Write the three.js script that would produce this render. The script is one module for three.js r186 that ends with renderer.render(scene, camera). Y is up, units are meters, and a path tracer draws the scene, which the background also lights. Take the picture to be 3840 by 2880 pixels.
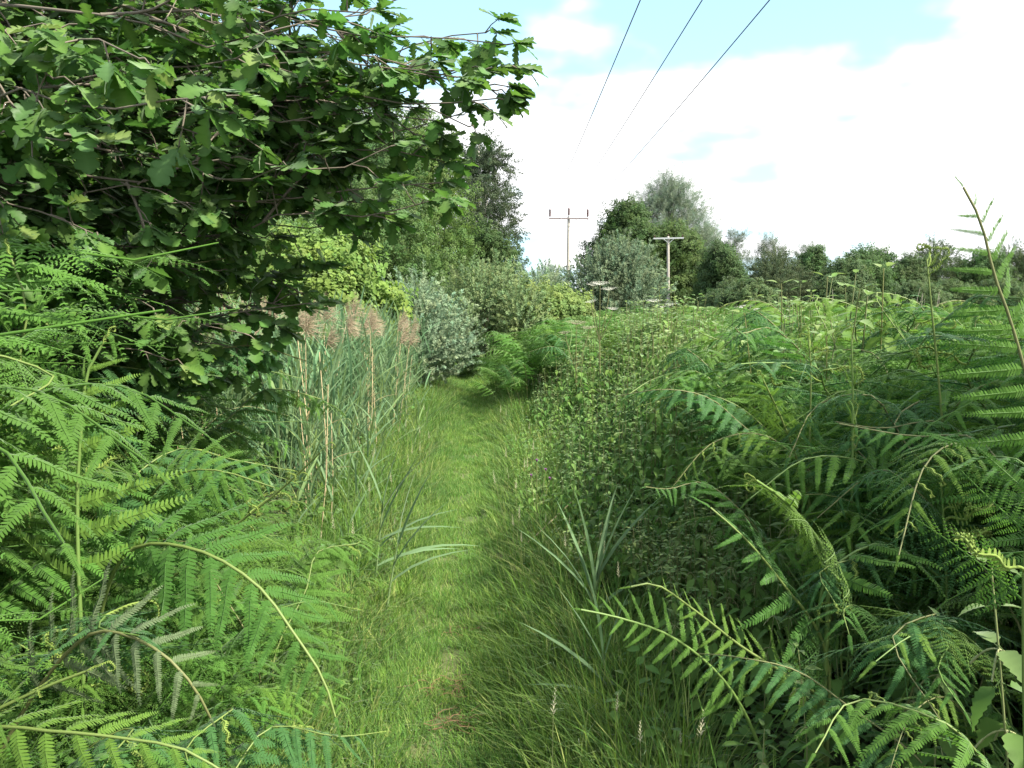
import * as THREE from 'three';
import { mergeGeometries } from 'three/addons/utils/BufferGeometryUtils.js';
import { ImprovedNoise } from 'three/addons/math/ImprovedNoise.js';

// ------------------------------------------------------------------ camera, sky, sun, exposure
const scene = new THREE.Scene();
const camera = new THREE.PerspectiveCamera(52, 4 / 3, 0.05, 1500);
camera.position.set(0, 1.6, 0);
camera.rotation.set(THREE.MathUtils.degToRad(-5.5), 0, 0);

const renderer = new THREE.WebGLRenderer({ antialias: true });
renderer.toneMapping = THREE.LinearToneMapping;
renderer.toneMappingExposure = 3.5;
renderer.shadowMap.enabled = true;

const SUN_BEARING = 116, SUN_HEIGHT = 46;   // degrees to the right of the view, degrees up
const sunDir = new THREE.Vector3().setFromSphericalCoords(1, THREE.MathUtils.degToRad(90 - SUN_HEIGHT), THREE.MathUtils.degToRad(180 - SUN_BEARING));
const sun = new THREE.DirectionalLight(new THREE.Color().setRGB(1, 0.93, 0.8), 4.0);
sun.position.copy(sunDir).multiplyScalar(120);
sun.castShadow = true; sun.shadow.radius = 3;
Object.assign(sun.shadow.camera, { left: -60, right: 60, top: 60, bottom: -60, near: 1, far: 320 });
sun.shadow.mapSize.set(4096, 4096);
scene.add(sun, sun.target);

const noise = new ImprovedNoise();
const fbm = (x, y, z, o = 5) => { let a = 0.5, s = 0; for (let i = 0; i < o; i++) { s += a * noise.noise(x, y, z); x *= 2.03; y *= 2.03; z *= 2.03; a *= 0.5; } return s; };
const smooth = (a, b, x) => { const t = Math.min(1, Math.max(0, (x - a) / (b - a))); return t * t * (3 - 2 * t); };
{ // a bright fair-weather sky: pale blue air, broken white cloud, thicker and lower towards the sun's side
  const W = 2048, H = 1024, data = new Float32Array(W * H * 4);
  for (let j = 0; j < H; j++) {
    const el = ((j + 0.5) / H - 0.5) * Math.PI, y = Math.sin(el), c = Math.cos(el);
    for (let i = 0; i < W; i++) {
      const az = ((i + 0.5) / W - 0.5) * 2 * Math.PI, x = Math.cos(az) * c, z = Math.sin(az) * c, o = (j * W + i) * 4;
      const up = Math.max(0, y), h = Math.pow(1 - up, 3.2);
      let r = 0.13 + 0.2 * h, g = 0.255 + 0.2 * h, b = 0.40 + 0.08 * h;
      const k = 1 / (up + 0.16), px = x * k, pz = z * k;
      const toSun = x * sunDir.x + y * sunDir.y + z * sunDir.z;
      let n = fbm(px * 1.25 + 4.3, pz * 1.25 - 2.6, 0.7, 6) + 0.5 * fbm(px * 0.45 + 1.7, 3.3, pz * 0.45 + 6.1, 3);
      // the broad bank of cloud low down and towards the sun, with an open lane of blue above and ahead
      n += 0.4 * smooth(0.26, 0.1, y) + 0.46 * smooth(0.1, 0.36, toSun) - 0.1;
      const cl = smooth(-0.02, 0.2, n), glow = 0.5 + 0.28 * Math.pow(Math.max(0, toSun), 3);
      r += (glow * 1.0 - r) * cl; g += (glow * 1.0 - g) * cl; b += (glow * 1.02 - b) * cl;
      data[o] = r; data[o + 1] = g; data[o + 2] = b; data[o + 3] = 1;
    }
  }
  const t = new THREE.DataTexture(data, W, H, THREE.RGBAFormat, THREE.FloatType);
  t.mapping = THREE.EquirectangularReflectionMapping; t.magFilter = THREE.LinearFilter; t.needsUpdate = true;
  scene.background = t; scene.environment = t;
}

// ------------------------------------------------------------------ helpers
let seed = 12345;
const rnd = () => { seed = (seed + 0x6d2b79f5) | 0; let t = Math.imul(seed ^ (seed >>> 15), 1 | seed); t = (t + Math.imul(t ^ (t >>> 7), 61 | t)) ^ t; return ((t ^ (t >>> 14)) >>> 0) / 4294967296; };
const R = (a, b) => a + (b - a) * rnd();
const pick = (a) => a[Math.floor(rnd() * a.length)];
const V = (x, y, z) => new THREE.Vector3(x, y, z);
const UP = V(0, 1, 0);
const taken = new Map();
function numbered(n) { const k = taken.get(n) ?? 0; taken.set(n, k + 1); return k ? n + '_' + String(k).padStart(3, '0') : n; }
function tag(o, label, category, group, kind) { o.userData = { label, category }; if (group) o.userData.group = group; if (kind) o.userData.kind = kind; return o; }
function shade(o) { o.traverse((m) => { if (m.isMesh) { m.castShadow = true; m.receiveShadow = true; } }); return o; }
function thing(name, label, category, group) { const g = new THREE.Group(); g.name = numbered(name); tag(g, label, category, group); scene.add(g); return g; }
function part(name, geo, mat, parent, kind) { const m = new THREE.Mesh(geo, mat); m.name = name; if (kind) m.userData.kind = kind; m.castShadow = m.receiveShadow = true; parent.add(m); return m; }
function whole(name, geo, mat, label, category, group, kind) { const m = new THREE.Mesh(geo, mat); m.name = numbered(name); tag(m, label, category, group, kind); m.castShadow = m.receiveShadow = true; scene.add(m); return m; }
function setting(name, geo, mat) { const m = new THREE.Mesh(geo, mat); m.name = name; m.userData = { kind: 'structure', label: name }; m.castShadow = m.receiveShadow = true; scene.add(m); return m; }
function copyOf(proto, name, label, category, group) { const c = proto.clone(); c.name = numbered(name); c.userData = { label, category, group }; scene.add(c); return c; }

class MB { // collects triangles
  constructor() { this.p = []; this.i = []; this.c = []; this.col = [1, 1, 1]; }
  v(x, y, z) { this.p.push(x, y, z); this.c.push(...this.col); return this.p.length / 3 - 1; }
  t(a, b, c) { this.i.push(a, b, c); }
  q(a, b, c, d) { this.i.push(a, b, c, a, c, d); }
  get n() { return this.p.length / 3; }
  geo(colors = false) {
    const g = new THREE.BufferGeometry();
    g.setAttribute('position', new THREE.Float32BufferAttribute(this.p, 3));
    if (colors) g.setAttribute('color', new THREE.Float32BufferAttribute(this.c, 3));
    g.setIndex(this.i); g.computeVertexNormals(); return g;
  }
  tube(pts, r0, r1, sides = 5, cap = true) { // pts: Vector3[]
    const n = pts.length, rings = [];
    let ref = Math.abs(pts[n - 1].clone().sub(pts[0]).normalize().y) > 0.9 ? V(1, 0, 0) : UP.clone();
    for (let k = 0; k < n; k++) {
      const T = pts[Math.min(n - 1, k + 1)].clone().sub(pts[Math.max(0, k - 1)]).normalize();
      const S = T.clone().cross(ref).normalize(), N = S.clone().cross(T);
      ref = N;
      const r = typeof r0 === 'function' ? r0(k / (n - 1)) : r0 + (r1 - r0) * k / (n - 1), ring = [];
      for (let s = 0; s < sides; s++) { const a = 2 * Math.PI * s / sides, e = pts[k].clone().addScaledVector(S, Math.cos(a) * r).addScaledVector(N, Math.sin(a) * r); ring.push(this.v(e.x, e.y, e.z)); }
      rings.push(ring);
    }
    for (let k = 0; k + 1 < n; k++) for (let s = 0; s < sides; s++) { const u = (s + 1) % sides; this.q(rings[k][s], rings[k + 1][s], rings[k + 1][u], rings[k][u]); }
    if (cap) { for (const [ring, p] of [[rings[n - 1], pts[n - 1]], [rings[0], pts[0]]]) { const c = this.v(p.x, p.y, p.z); for (let s = 0; s < sides; s++) this.t(ring[s], c, ring[(s + 1) % sides]); } }
  }
  // a flat blade along D with normal N: half-width profile [[t, w], ...] (fractions of len), folded along the midrib, bending by curl
  blade(o, D, N, len, prof, fold = 0.15, curl = 0.1, ribCol) {
    const Z = D.clone().cross(N).normalize(), Y = Z.clone().cross(D).normalize(), base = this.col;
    let prev = null;
    for (const [t, w, fw = 0] of prof) {
      const x = t * len, y = -curl * len * t * t, e = (along, up, side) => this.v(o.x + D.x * along + Y.x * up + Z.x * side, o.y + D.y * along + Y.y * up + Z.y * side, o.z + D.z * along + Y.z * up + Z.z * side);
      if (ribCol) this.col = ribCol;
      const m = e(x, y, 0); this.col = base;
      const l = e(x + fw * len, y + w * len * fold, w * len), r = e(x + fw * len, y + w * len * fold, -w * len);
      if (prev) { this.q(prev[0], prev[1], l, m); this.q(prev[2], prev[0], m, r); }
      prev = [m, l, r];
    }
  }
}
function basis(pos, X, N, s = 1) { // local x along X, local y towards N
  const x = X.clone().normalize(), z = x.clone().cross(N).normalize(), y = z.clone().cross(x);
  return new THREE.Matrix4().makeBasis(x.multiplyScalar(s), y.multiplyScalar(s), z.multiplyScalar(s)).setPosition(pos);
}
const fit = (mesh, m) => { m.decompose(mesh.position, mesh.quaternion, mesh.scale); return mesh; };
const leafMat = (r, g, b, o = {}) => new THREE.MeshPhysicalMaterial({ color: new THREE.Color().setRGB(r * 1.18, g * 1.18, b * 1.18), roughness: 1, transmission: 0.5, thickness: 0, side: THREE.DoubleSide, clearcoat: 0.1, clearcoatRoughness: 0.5, specularIntensity: 0.3, ...o });
const plain = (r, g, b, o = {}) => new THREE.MeshStandardMaterial({ color: new THREE.Color().setRGB(r, g, b), roughness: 0.85, side: THREE.DoubleSide, ...o });
function grain(w, h, f, repeat = [1, 1], srgb = true) {
  const d = new Uint8Array(w * h * 4);
  for (let y = 0; y < h; y++) for (let x = 0; x < w; x++) { const c = f(x / w, y / h), o = (y * w + x) * 4; d[o] = c[0]; d[o + 1] = c[1]; d[o + 2] = c[2]; d[o + 3] = 255; }
  const t = new THREE.DataTexture(d, w, h); t.wrapS = t.wrapT = THREE.RepeatWrapping; t.magFilter = THREE.LinearFilter; t.repeat.set(...repeat); if (srgb) t.colorSpace = THREE.SRGBColorSpace; t.needsUpdate = true; return t;
}

// ------------------------------------------------------------------ ground and path
const pathX = (d) => -0.13 - 0.034 * d - 0.05 * Math.sin(d * 0.22) - 0.07 * smooth(11, 18, d) * Math.max(0, d - 11);
const groundY = (x, z) => { const s = Math.abs(x - pathX(-z)); return 0.14 * smooth(0.55, 1.6, s) + 0.05 * noise.noise(x * 0.7, 0.3, z * 0.7) * smooth(0.3, 1, s) + 0.012 * noise.noise(x * 3, 1.3, z * 3); };
{
  const mb = new MB(), xs = [], zs = [];
  for (let k = -60; k <= 60; k++) xs.push(Math.sign(k) * (Math.abs(k) * 0.12 + Math.pow(Math.abs(k) / 60, 5) * 500));
  for (let k = 0; k <= 130; k++) zs.push(12 - k * 0.32 - Math.pow(k / 130, 6) * 760);
  const tint = (x, z) => { const n = fbm(x * 0.9, 2.2, z * 0.9, 4), e = fbm(x * 5, 7.2, z * 5, 3); return [0.034 + 0.02 * n + 0.02 * e, 0.04 + 0.02 * n + 0.014 * e, 0.016 + 0.006 * e]; };
  for (const z of zs) for (const x of xs) { mb.col = tint(x, z); mb.v(x, groundY(x, z), z); }
  const w = xs.length;
  for (let j = 0; j + 1 < zs.length; j++) for (let i = 0; i + 1 < w; i++) mb.q(j * w + i, j * w + i + 1, (j + 1) * w + i + 1, (j + 1) * w + i);
  setting('ground', mb.geo(true), plain(1, 1, 1, { vertexColors: true, roughness: 1 }));
  const pb = new MB(); let prev = null;
  for (let d = -3; d <= 26; d += 0.12) {
    const row = [];
    for (let k = -5; k <= 5; k++) { const hw = 0.40 + 0.07 * noise.noise(d * 0.9, k > 0 ? 3.1 : 8.4, 0), x = pathX(d) + k / 5 * hw, e = fbm(x * 6, 1.1, d * 6, 4), f = fbm(x * 1.3, 5.1, d * 1.3, 3); pb.col = [0.085 + 0.08 * e + 0.05 * f, 0.105 + 0.05 * e, 0.035 + 0.03 * e]; row.push(pb.v(x, groundY(x, -d) + 0.006, -d)); }
    if (prev) for (let k = 0; k < 10; k++) pb.q(prev[k], prev[k + 1], row[k + 1], row[k]);
    prev = row;
  }
  setting('path', pb.geo(true), plain(1, 1, 1, { vertexColors: true, roughness: 1 }));
}

// ------------------------------------------------------------------ bracken
const LEAFLET = [[0, 0.12], [0.3, 0.2], [0.75, 0.15], [1, 0.02]];
function leafletInto(mb, o, D, N, len, wid) { // one narrow blunt leaflet, three triangles
  const Z = D.clone().cross(N).normalize(), a = wid, tipDrop = -0.18 * len;
  const P = (x, y, z) => mb.v(o.x + D.x * x + N.x * y + Z.x * z, o.y + D.y * x + N.y * y + Z.y * z, o.z + D.z * x + N.z * y + Z.z * z);
  const b0 = P(0, 0, a), b1 = P(0, 0, -a), m0 = P(len * 0.72, tipDrop * 0.5, a * 0.75), m1 = P(len * 0.72, tipDrop * 0.5, -a * 0.75), t = P(len, tipDrop, 0);
  mb.q(b0, b1, m1, m0); mb.t(m0, m1, t);
}
function pinnaInto(mb, M, pairs, ratio, droop, fine = true) { // unit-length comb of leaflets along local x
  const at = (t) => V(t, -droop * t * t + 0.02 * Math.sin(t * 9), 0).applyMatrix4(M);
  const scale = V(1, 0, 0).transformDirection(M), s = new THREE.Vector3().setFromMatrixScale(M).x;
  if (fine) { const pts = []; for (let k = 0; k <= 4; k++) pts.push(at(k / 4)); mb.tube(pts, 0.011 * s, 0.003 * s, 3, false); }
  for (let k = 0; k < pairs; k++) {
    const t = 0.05 + 0.95 * k / pairs, L = ratio * s * (0.16 + 0.84 * Math.pow(1 - t, 0.5)) * R(0.88, 1.1) * (k < 2 ? 0.85 : 1);
    const o = at(t), T = at(t + 0.01).sub(o).normalize(), S = V(0, 0, 1).transformDirection(M), N = S.clone().cross(T).normalize();
    for (const sd of [-1, 1]) {
      const D = S.clone().multiplyScalar(sd).addScaledVector(T, 0.34 + 0.3 * t).addScaledVector(N, R(-0.2, 0.12)).normalize();
      const NN = N.clone().addScaledVector(T, R(-0.3, 0.3)).addScaledVector(S, R(-0.15, 0.15)).normalize();
      leafletInto(mb, o, D, NN, L, Math.min(L * 0.24, 0.42 * s / pairs));
    }
  }
}
const I4 = new THREE.Matrix4();
const simplePinna = [0.12, 0.28, 0.5].map((dr) => { const mb = new MB(); pinnaInto(mb, I4, 25, 0.112, dr); return mb.geo(); });
function compound(droop, subs, ratio, fine) {
  const mb = new MB(), at = (t) => V(t, -droop * t * t, 0), pts = []; for (let k = 0; k <= 6; k++) pts.push(at(k / 6)); mb.tube(pts, 0.009, 0.002, 4, false);
  for (let k = 0; k < subs; k++) {
    const t = 0.07 + 0.93 * k / subs, L = ratio * (0.12 + 0.88 * Math.pow(1 - t, 0.75)) * R(0.85, 1.12), o = at(t), T = at(t + 0.01).sub(o).normalize(), N = V(0, 0, 1).cross(T);
    for (const sd of [-1, 1]) {
      const D = V(0, 0, sd).addScaledVector(T, 0.42 + 0.4 * t).addScaledVector(N, R(-0.3, 0.1)).normalize();
      pinnaInto(mb, basis(o, D, N.clone().addScaledVector(T, R(-0.25, 0.25)), L), Math.max(4, Math.round(L * (fine ? 40 : 26))), fine ? 0.125 : 0.18, R(0.1, 0.35), fine);
    }
  }
  return mb.geo();
}
const compoundPinna = [compound(0.18, 13, 0.33, true), compound(0.34, 13, 0.31, true), compound(0.55, 12, 0.3, true)];
// a young pinna still rolled up at its end: short leaflets and a coil with knobs
function coilPinna(tight) {
  const mb = new MB(), pts = []; let x = 0, y = 0, a = 0.25;
  for (let k = 0; k <= 26; k++) { pts.push(V(x, y, 0.03 * Math.sin(k))); const st = 0.055 * (k > 14 ? Math.max(0.32, 1 - (k - 14) * 0.07) : 1); a -= k < 12 ? 0.035 : tight; x += Math.cos(a) * st; y += Math.sin(a) * st; }
  mb.tube(pts, 0.017, 0.008, 5);
  for (let k = 3; k < 26; k++) {
    const o = pts[k], T = pts[k + 1].clone().sub(o).normalize(), L = k < 15 ? 0.1 * (1.1 - k / 20) : 0.035, N = V(0, 0, 1).cross(T);
    for (const sd of [-1, 1]) {
      leafletInto(mb, o, V(0, 0, sd).addScaledVector(T, 0.35).addScaledVector(N, -0.35).normalize(), N, L, 0.017);
      if (k > 10) { const c = o.clone().add(V(0, 0, sd * 0.022)); for (let q = 0; q < 2; q++) mb.tube([c, c.clone().addScaledVector(N, 0.02).add(V(0, 0, sd * 0.012))], 0.014, 0.008, 4); }
    }
  }
  return mb.geo();
}
const coil = [coilPinna(0.42), coilPinna(0.3)];
const FERN = [leafMat(0.052, 0.142, 0.02), leafMat(0.07, 0.162, 0.02), leafMat(0.044, 0.128, 0.032), leafMat(0.1, 0.192, 0.024)];
const FERN_NEW = leafMat(0.17, 0.24, 0.05, { transmission: 0.3 });
const FERN_PALE = leafMat(0.09, 0.125, 0.06, { transmission: 0.25 });
const STEM = [plain(0.10, 0.17, 0.035, { roughness: 0.6 }), plain(0.12, 0.17, 0.04, { roughness: 0.6 }), plain(0.12, 0.13, 0.045, { roughness: 0.7 })];

// rachis: Vector3[] from the ground up; bare: share of its length without branches
function fern(g, rachis, o = {}) {
  const { bare = 0.5, pairs = 8, len = 0.42, bladeUp = UP, droop = 0.25, tip = 'leaf', mat = pick(FERN), stem = pick(STEM), thick = 0.007, from = null, spread = 1.25, lift = 0, young = 0, fall = 0.7, double = 0.2 } = o;
  const curve = new THREE.CatmullRomCurve3(rachis), n = Math.max(10, rachis.length * 4), sb = new MB();
  sb.tube(curve.getSpacedPoints(n), thick, thick * 0.35, 5); part('stem', sb.geo(), stem, g);
  for (let k = 0; k < pairs; k++) {
    const f = k / pairs, t = bare + (1 - bare) * Math.pow(f, 0.9) * 0.97, p = curve.getPointAt(t), T = curve.getTangentAt(t);
    const U = typeof bladeUp === 'function' ? bladeUp(t) : bladeUp, S = T.clone().cross(U).normalize(), N = S.clone().cross(T).normalize();
    for (const sd of [-1, 1]) {
      const L = len * Math.min(1, 1.12 * Math.pow(1 - f * 0.97, fall)) * R(0.88, 1.1), a = spread - 0.45 * f + R(-0.12, 0.12);
      const D = T.clone().multiplyScalar(Math.cos(a)).addScaledVector(S, sd * Math.sin(a)).addScaledVector(N, lift + R(-0.12, 0.1)).normalize();
      const NN = N.clone().addScaledVector(S, sd * R(0, 0.25)).addScaledVector(T, R(-0.2, 0.2));
      const shift = p.clone().addScaledVector(T, sd * 0.012);
      const isYoung = rnd() < young, geo = isYoung ? pick(coil) : L > double ? (droop > 0.4 ? compoundPinna[2] : pick(compoundPinna.slice(0, 2))) : droop > 0.4 ? simplePinna[2] : pick(simplePinna);
      fit(part('frond', geo, isYoung ? FERN_NEW : mat, g), basis(shift, D, NN, isYoung ? L * 0.7 : L));
    }
  }
  const e = curve.getPointAt(1), T = curve.getTangentAt(1), U = typeof bladeUp === 'function' ? bladeUp(1) : bladeUp, N = T.clone().cross(U).cross(T).normalize();
  if (tip === 'coil') fit(part('fiddlehead', pick(coil), FERN_NEW, g), basis(e, T, N, 0.075));
  else if (tip === 'leaf') fit(part('frond', simplePinna[1], mat, g), basis(e, T, N, len * 0.22));
  return g;
}
function genericRachis(h, reach, lean) { // base at the origin, leaning towards +x
  return [V(0, -0.05, 0), V(0.02 + lean * 0.2, h * 0.35, R(-0.04, 0.04)), V(0.05 + lean * 0.5, h * 0.66, R(-0.06, 0.06)), V(0.14 + lean + reach * 0.15, h * R(0.87, 0.93), R(-0.06, 0.06)), V(0.14 + lean + reach * 0.4, h * R(0.98, 1.04), R(-0.08, 0.08)), V(0.14 + lean + reach * 0.7, h * R(0.96, 1.06), R(-0.1, 0.1)), V(0.14 + lean + reach, h * R(0.84, 1.04), R(-0.16, 0.16))];
}
const fernProtos = [], combProtos = [];
for (let k = 0; k < 16; k++) {
  const g = new THREE.Group(), h = R(0.92, 1.12), comb = k >= 7;
  fern(g, genericRachis(h, comb ? R(0.55, 0.75) : R(0.42, 0.62), R(0, 0.18)), { bare: comb ? R(0.42, 0.5) : R(0.46, 0.54), pairs: comb ? 13 + (k % 3) : 8 + (k % 3), len: comb ? R(0.21, 0.27) : R(0.33, 0.42), double: comb ? 9 : 0.2, droop: pick([0.2, 0.3, 0.5]), mat: FERN[k % 4], stem: STEM[k % 3], tip: k % 5 === 0 ? 'coil' : 'leaf', young: k % 8 === 3 ? 0.2 : 0.02, lift: comb ? R(-0.35, 0) : R(-0.15, 0.1), thick: 0.0055, fall: comb ? 0.55 : 0.75 });
  g.look = [['mid-green', 'fresh green', 'bluish-green', 'lime-green'][k % 4], comb ? 'comb-leaved' : 'lacy', k % 5 === 0 ? 'with curled tip' : 'arching over'];
  (comb ? combProtos : fernProtos).push(g);
}
const youngProtos = []; // upright shoots with the top still unrolling
for (let k = 0; k < 4; k++) {
  const g = new THREE.Group(), h = R(0.95, 1.1);
  fern(g, [V(0, -0.05, 0), V(0.01, h * 0.4, 0.01), V(0.03, h * 0.75, 0), V(0.06, h, 0.02)], { bare: 0.62, pairs: 4, len: 0.3, lift: 0.25, spread: 1.1, young: 0.5, tip: 'coil', mat: FERN[3], stem: STEM[1], thick: 0.008, fall: 1.2 });
  youngProtos.push(g);
}
const inView = (x, y, z, m = 0.12) => { const d = -z; return d > 0.4 && Math.abs(x) < d * (0.65 + m) + 0.3 && Math.abs(y - 1.6) < d * 2; };

// where bracken stands and how tall it grows there
const bank = (x, d) => x - pathX(d);
const spots = [];
function scatter(x0, x1, d0, d1, density, ok) { const n = Math.round((x1 - x0) * (d1 - d0) * density); for (let k = 0; k < n; k++) { const x = R(x0, x1), d = R(d0, d1), h = ok(x, d); if (h) spots.push([x, d, h * R(0.9, 1.08)]); } }
scatter(-3.4, -0.5, 1.0, 4.2, 19, (x, d) => { const s = -bank(x, d), near = smooth(3.2, 2.2, d); if (s < 0.84 - 0.38 * near || (d < 1.4 && s < 0.75)) return 0; return 0.48 + 0.2 * near + (0.9 - 0.15 * near) * smooth(0.6, 2.0, s) - 0.35 * smooth(3.0, 4.2, d) * smooth(2.6, 1.6, s); });
scatter(0.7, 5.2, 0.9, 7, 14, (x, d) => { const s = bank(x, d); if (s < 1.1 || (d < 1.35 && s < 1.5) || (d > 2.9 && s < 1.35 + (d - 2.9) * 0.38)) return 0; return 0.6 + (0.42 + 0.2 * smooth(2.2, 3.6, d)) * smooth(0.9, 2.2, s); });
scatter(0.8, 2.4, 1.3, 3.2, 9, (x, d) => (bank(x, d) > 1.0 && x > 0.42 * d ? R(0.35, 0.62) : 0));
scatter(2.2, 14, 7.5, 20, 3, (x, d) => { const s = bank(x, d); if (s < 3.0 - (d - 7.5) * 0.1 && d < 12) return 0; return R(1.02, 1.22); });
scatter(0.5, 4, 11.5, 17, 5, (x, d) => (bank(x, d) > 0.95 ? 0.7 + 0.4 * smooth(0.9, 2.5, bank(x, d)) : 0));
scatter(-1.2, 1.6, 10, 15, 9, (x, d) => (bank(x, d) > 0.36 ? 0.62 + 0.46 * smooth(0.36, 1.2, bank(x, d)) : 0));
scatter(-9, -1.6, 5.2, 13, 2.5, (x, d) => (x < -0.42 * d - 0.6 ? R(1.0, 1.4) : 0));
const wide = [];
const fill = []; // more plants standing between the single ones
for (let k = 0; k < 620; k++) { const d = R(2.2, 8), x = R(0.8, 5.4), s = bank(x, d); if (s > 1.35 + 0.38 * Math.max(0, d - 2.9)) fill.push([x, d, (0.56 + (0.36 + 0.22 * smooth(2.2, 3.6, d)) * smooth(0.9, 2.2, s)) * R(0.82, 1.04)]); }
for (let k = 0; k < 260; k++) { const d = R(1.5, 3.6), x = R(-3, -0.7), s = -bank(x, d); if (s > 0.6) fill.push([x, d, (0.55 + 0.6 * smooth(0.6, 2.0, s)) * R(0.75, 1)]); }
for (let k = 0; k < 2000; k++) { const d = 20 + 42 * Math.pow(rnd(), 0.8), x = R(-0.02 * d + 1.2, 0.75 * d + 2); wide.push([x, d, (1.08 + 0.5 * fbm(x * 0.25, 8.8, d * 0.25, 2)) * R(0.85, 1.2)]); }
spots.sort((a, b) => (inView(a[0], a[2], -a[1], 0.05) ? 0 : 100) + Math.hypot(a[0], a[1]) - (inView(b[0], b[2], -b[1], 0.05) ? 0 : 100) - Math.hypot(b[0], b[1]));
const single = spots.slice(0, 300), rest = spots.slice(300).concat(fill, wide);
for (const [x, d, h] of single) {
  const left = x < pathX(d), young = h > 0.9 && rnd() < (left ? 0.1 : 0.16), src = young ? pick(youngProtos) : rnd() < (left ? 0.8 : 0.68) ? (left ? pick(combProtos.filter((g) => g.look[0] !== 'lime-green')) : pick(combProtos)) : pick(fernProtos);  // oak side omits lime-green combs: some of its shade is put into the colour
  const size = h > 1.15 ? 'tall' : h > 0.85 ? 'middling' : 'low', where = left ? (-bank(x, d) < 1.05 ? 'leaning from the oak bank' : d > 3 ? 'between the oak and the reeds' : 'under the oak boughs') : bank(x, d) < 1.7 ? 'edging the open thicket' : d > 5 ? 'behind the nettle bank' : 'deep in the open thicket';
  const o = copyOf(src, 'bracken_fern', young ? `${size} upright bracken shoot with unrolling tip ${where}` : `${size} ${src.look[0]} ${src.look[1]} bracken ${src.look[2]} ${where}`, 'fern', left ? 'bracken on the oak side' : 'bracken of the open thicket');
  o.position.set(x, groundY(x, -d) - 0.01, -d);
  o.rotation.set(R(-0.1, 0.1), (left ? 0 : Math.PI) + R(-1.5, 1.5) + (rnd() < 0.2 ? Math.PI : 0), R(-0.12, 0.08));
  o.scale.setScalar(h * (young ? 1.06 : 1));
}
function mergedFern(h, reach) { // a whole combed plant in one geometry
  const g = new THREE.Group(), list = []; fern(g, genericRachis(h, reach, 0.1), { bare: 0.48, pairs: 11, len: 0.26, thick: 0.005, droop: 0.3, double: 9, lift: -0.15, fall: 0.55 });
  g.updateMatrixWorld(true); g.traverse((m) => { if (m.isMesh) list.push(m.geometry.clone().applyMatrix4(m.matrixWorld)); });
  return mergeGeometries(list);
}
function coarseCompound(h, reach) {
  const cg = [compound(0.2, 9, 0.3, false), compound(0.4, 9, 0.3, false)], list = [], pts = genericRachis(h, reach, 0.1), c = new THREE.CatmullRomCurve3(pts), sb = new MB();
  sb.tube(c.getSpacedPoints(8), 0.006, 0.002, 4, false); list.push(sb.geo());
  for (let k = 0; k < 6; k++) for (const sd of [-1, 1]) {
    const t = 0.5 + 0.48 * k / 6, p = c.getPointAt(t), T = c.getTangentAt(t), S = T.clone().cross(UP).normalize(), N = S.clone().cross(T);
    list.push(pick(cg).clone().applyMatrix4(basis(p, T.clone().multiplyScalar(0.35).addScaledVector(S, sd), N.clone().addScaledVector(S, sd * 0.2), 0.46 * Math.pow(1 - k / 6.3, 0.85))));
  }
  return mergeGeometries(list);
}
function mass(name, geo, mat, list, label, category, place, parent, tint = 0.22) {
  const m = new THREE.InstancedMesh(geo, mat, list.length), M = new THREE.Matrix4(), c = new THREE.Color();
  list.forEach((s, k) => { place(M, s, k); m.setMatrixAt(k, M); const b = R(1 - tint, 1 + tint), w = R(-tint, tint) * 0.6; m.setColorAt(k, c.setRGB(b * (1 + w), b, b * (1 - w * 0.5))); });
  m.name = parent ? name : numbered(name); m.userData.kind = 'stuff'; m.castShadow = m.receiveShadow = true;
  if (!parent) tag(m, label, category, null, 'stuff');
  (parent ?? scene).add(m); return m;
}
const qT = new THREE.Quaternion(), eT = new THREE.Euler();
const stand = (M, x, y, z, s, ry, rx = 0, rz = 0, sy = s) => M.compose(V(x, y, z), qT.setFromEuler(eT.set(rx, ry, rz, 'YXZ')), V(s, sy, s));
mass('bracken_thicket', mergeGeometries([0, 1, 2].map((k) => (k ? mergedFern(R(0.95, 1.1), R(0.45, 0.65)) : coarseCompound(R(0.95, 1.1), R(0.4, 0.6))).rotateY(k * 2.1).translate(R(-0.15, 0.15), 0, R(-0.15, 0.15)))), FERN[1], rest, 'mass of green bracken spreading back to the trees', 'ferns',
  (M, [x, d, h]) => stand(M, x, groundY(x, -d) - 0.02, -d, h * R(0.9, 1.08), R(0, 6.28), R(-0.1, 0.1), R(-0.1, 0.1)));

// ferns one can single out
const HF = (label, rachis, o) => fern(thing('bracken_fern', label, 'fern'), rachis.map((a) => V(...a)), o);
HF('big bracken frond arching over the path edge with combs of hanging leaflets', [[-1.3, 0, -2.1], [-1.15, 0.6, -2.05], [-0.98, 0.98, -1.95], [-0.76, 1.02, -1.85], [-0.6, 0.95, -1.8], [-0.5, 0.85, -1.75], [-0.43, 0.76, -1.72], [-0.4, 0.68, -1.7]], { bare: 0.46, pairs: 15, len: 0.26, droop: 0.3, double: 9, mat: FERN[0], bladeUp: V(0.5, 0.55, 0.7), lift: -0.2, fall: 0.5, thick: 0.008, stem: STEM[1] });
HF('long leaning yellow-green bracken stalk reaching over the path verge', [[-1.62, -0.02, -2.5], [-1.31, 0.45, -2.35], [-1.13, 0.69, -2.3], [-0.83, 0.95, -2.2], [-0.64, 1.1, -2.15], [-0.52, 1.21, -2.1]], { bare: 0.72, pairs: 3, len: 0.26, lift: 0.1, young: 0.45, tip: 'coil', mat: FERN[3], stem: STEM[1], thick: 0.008, spread: 1.0 });
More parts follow.
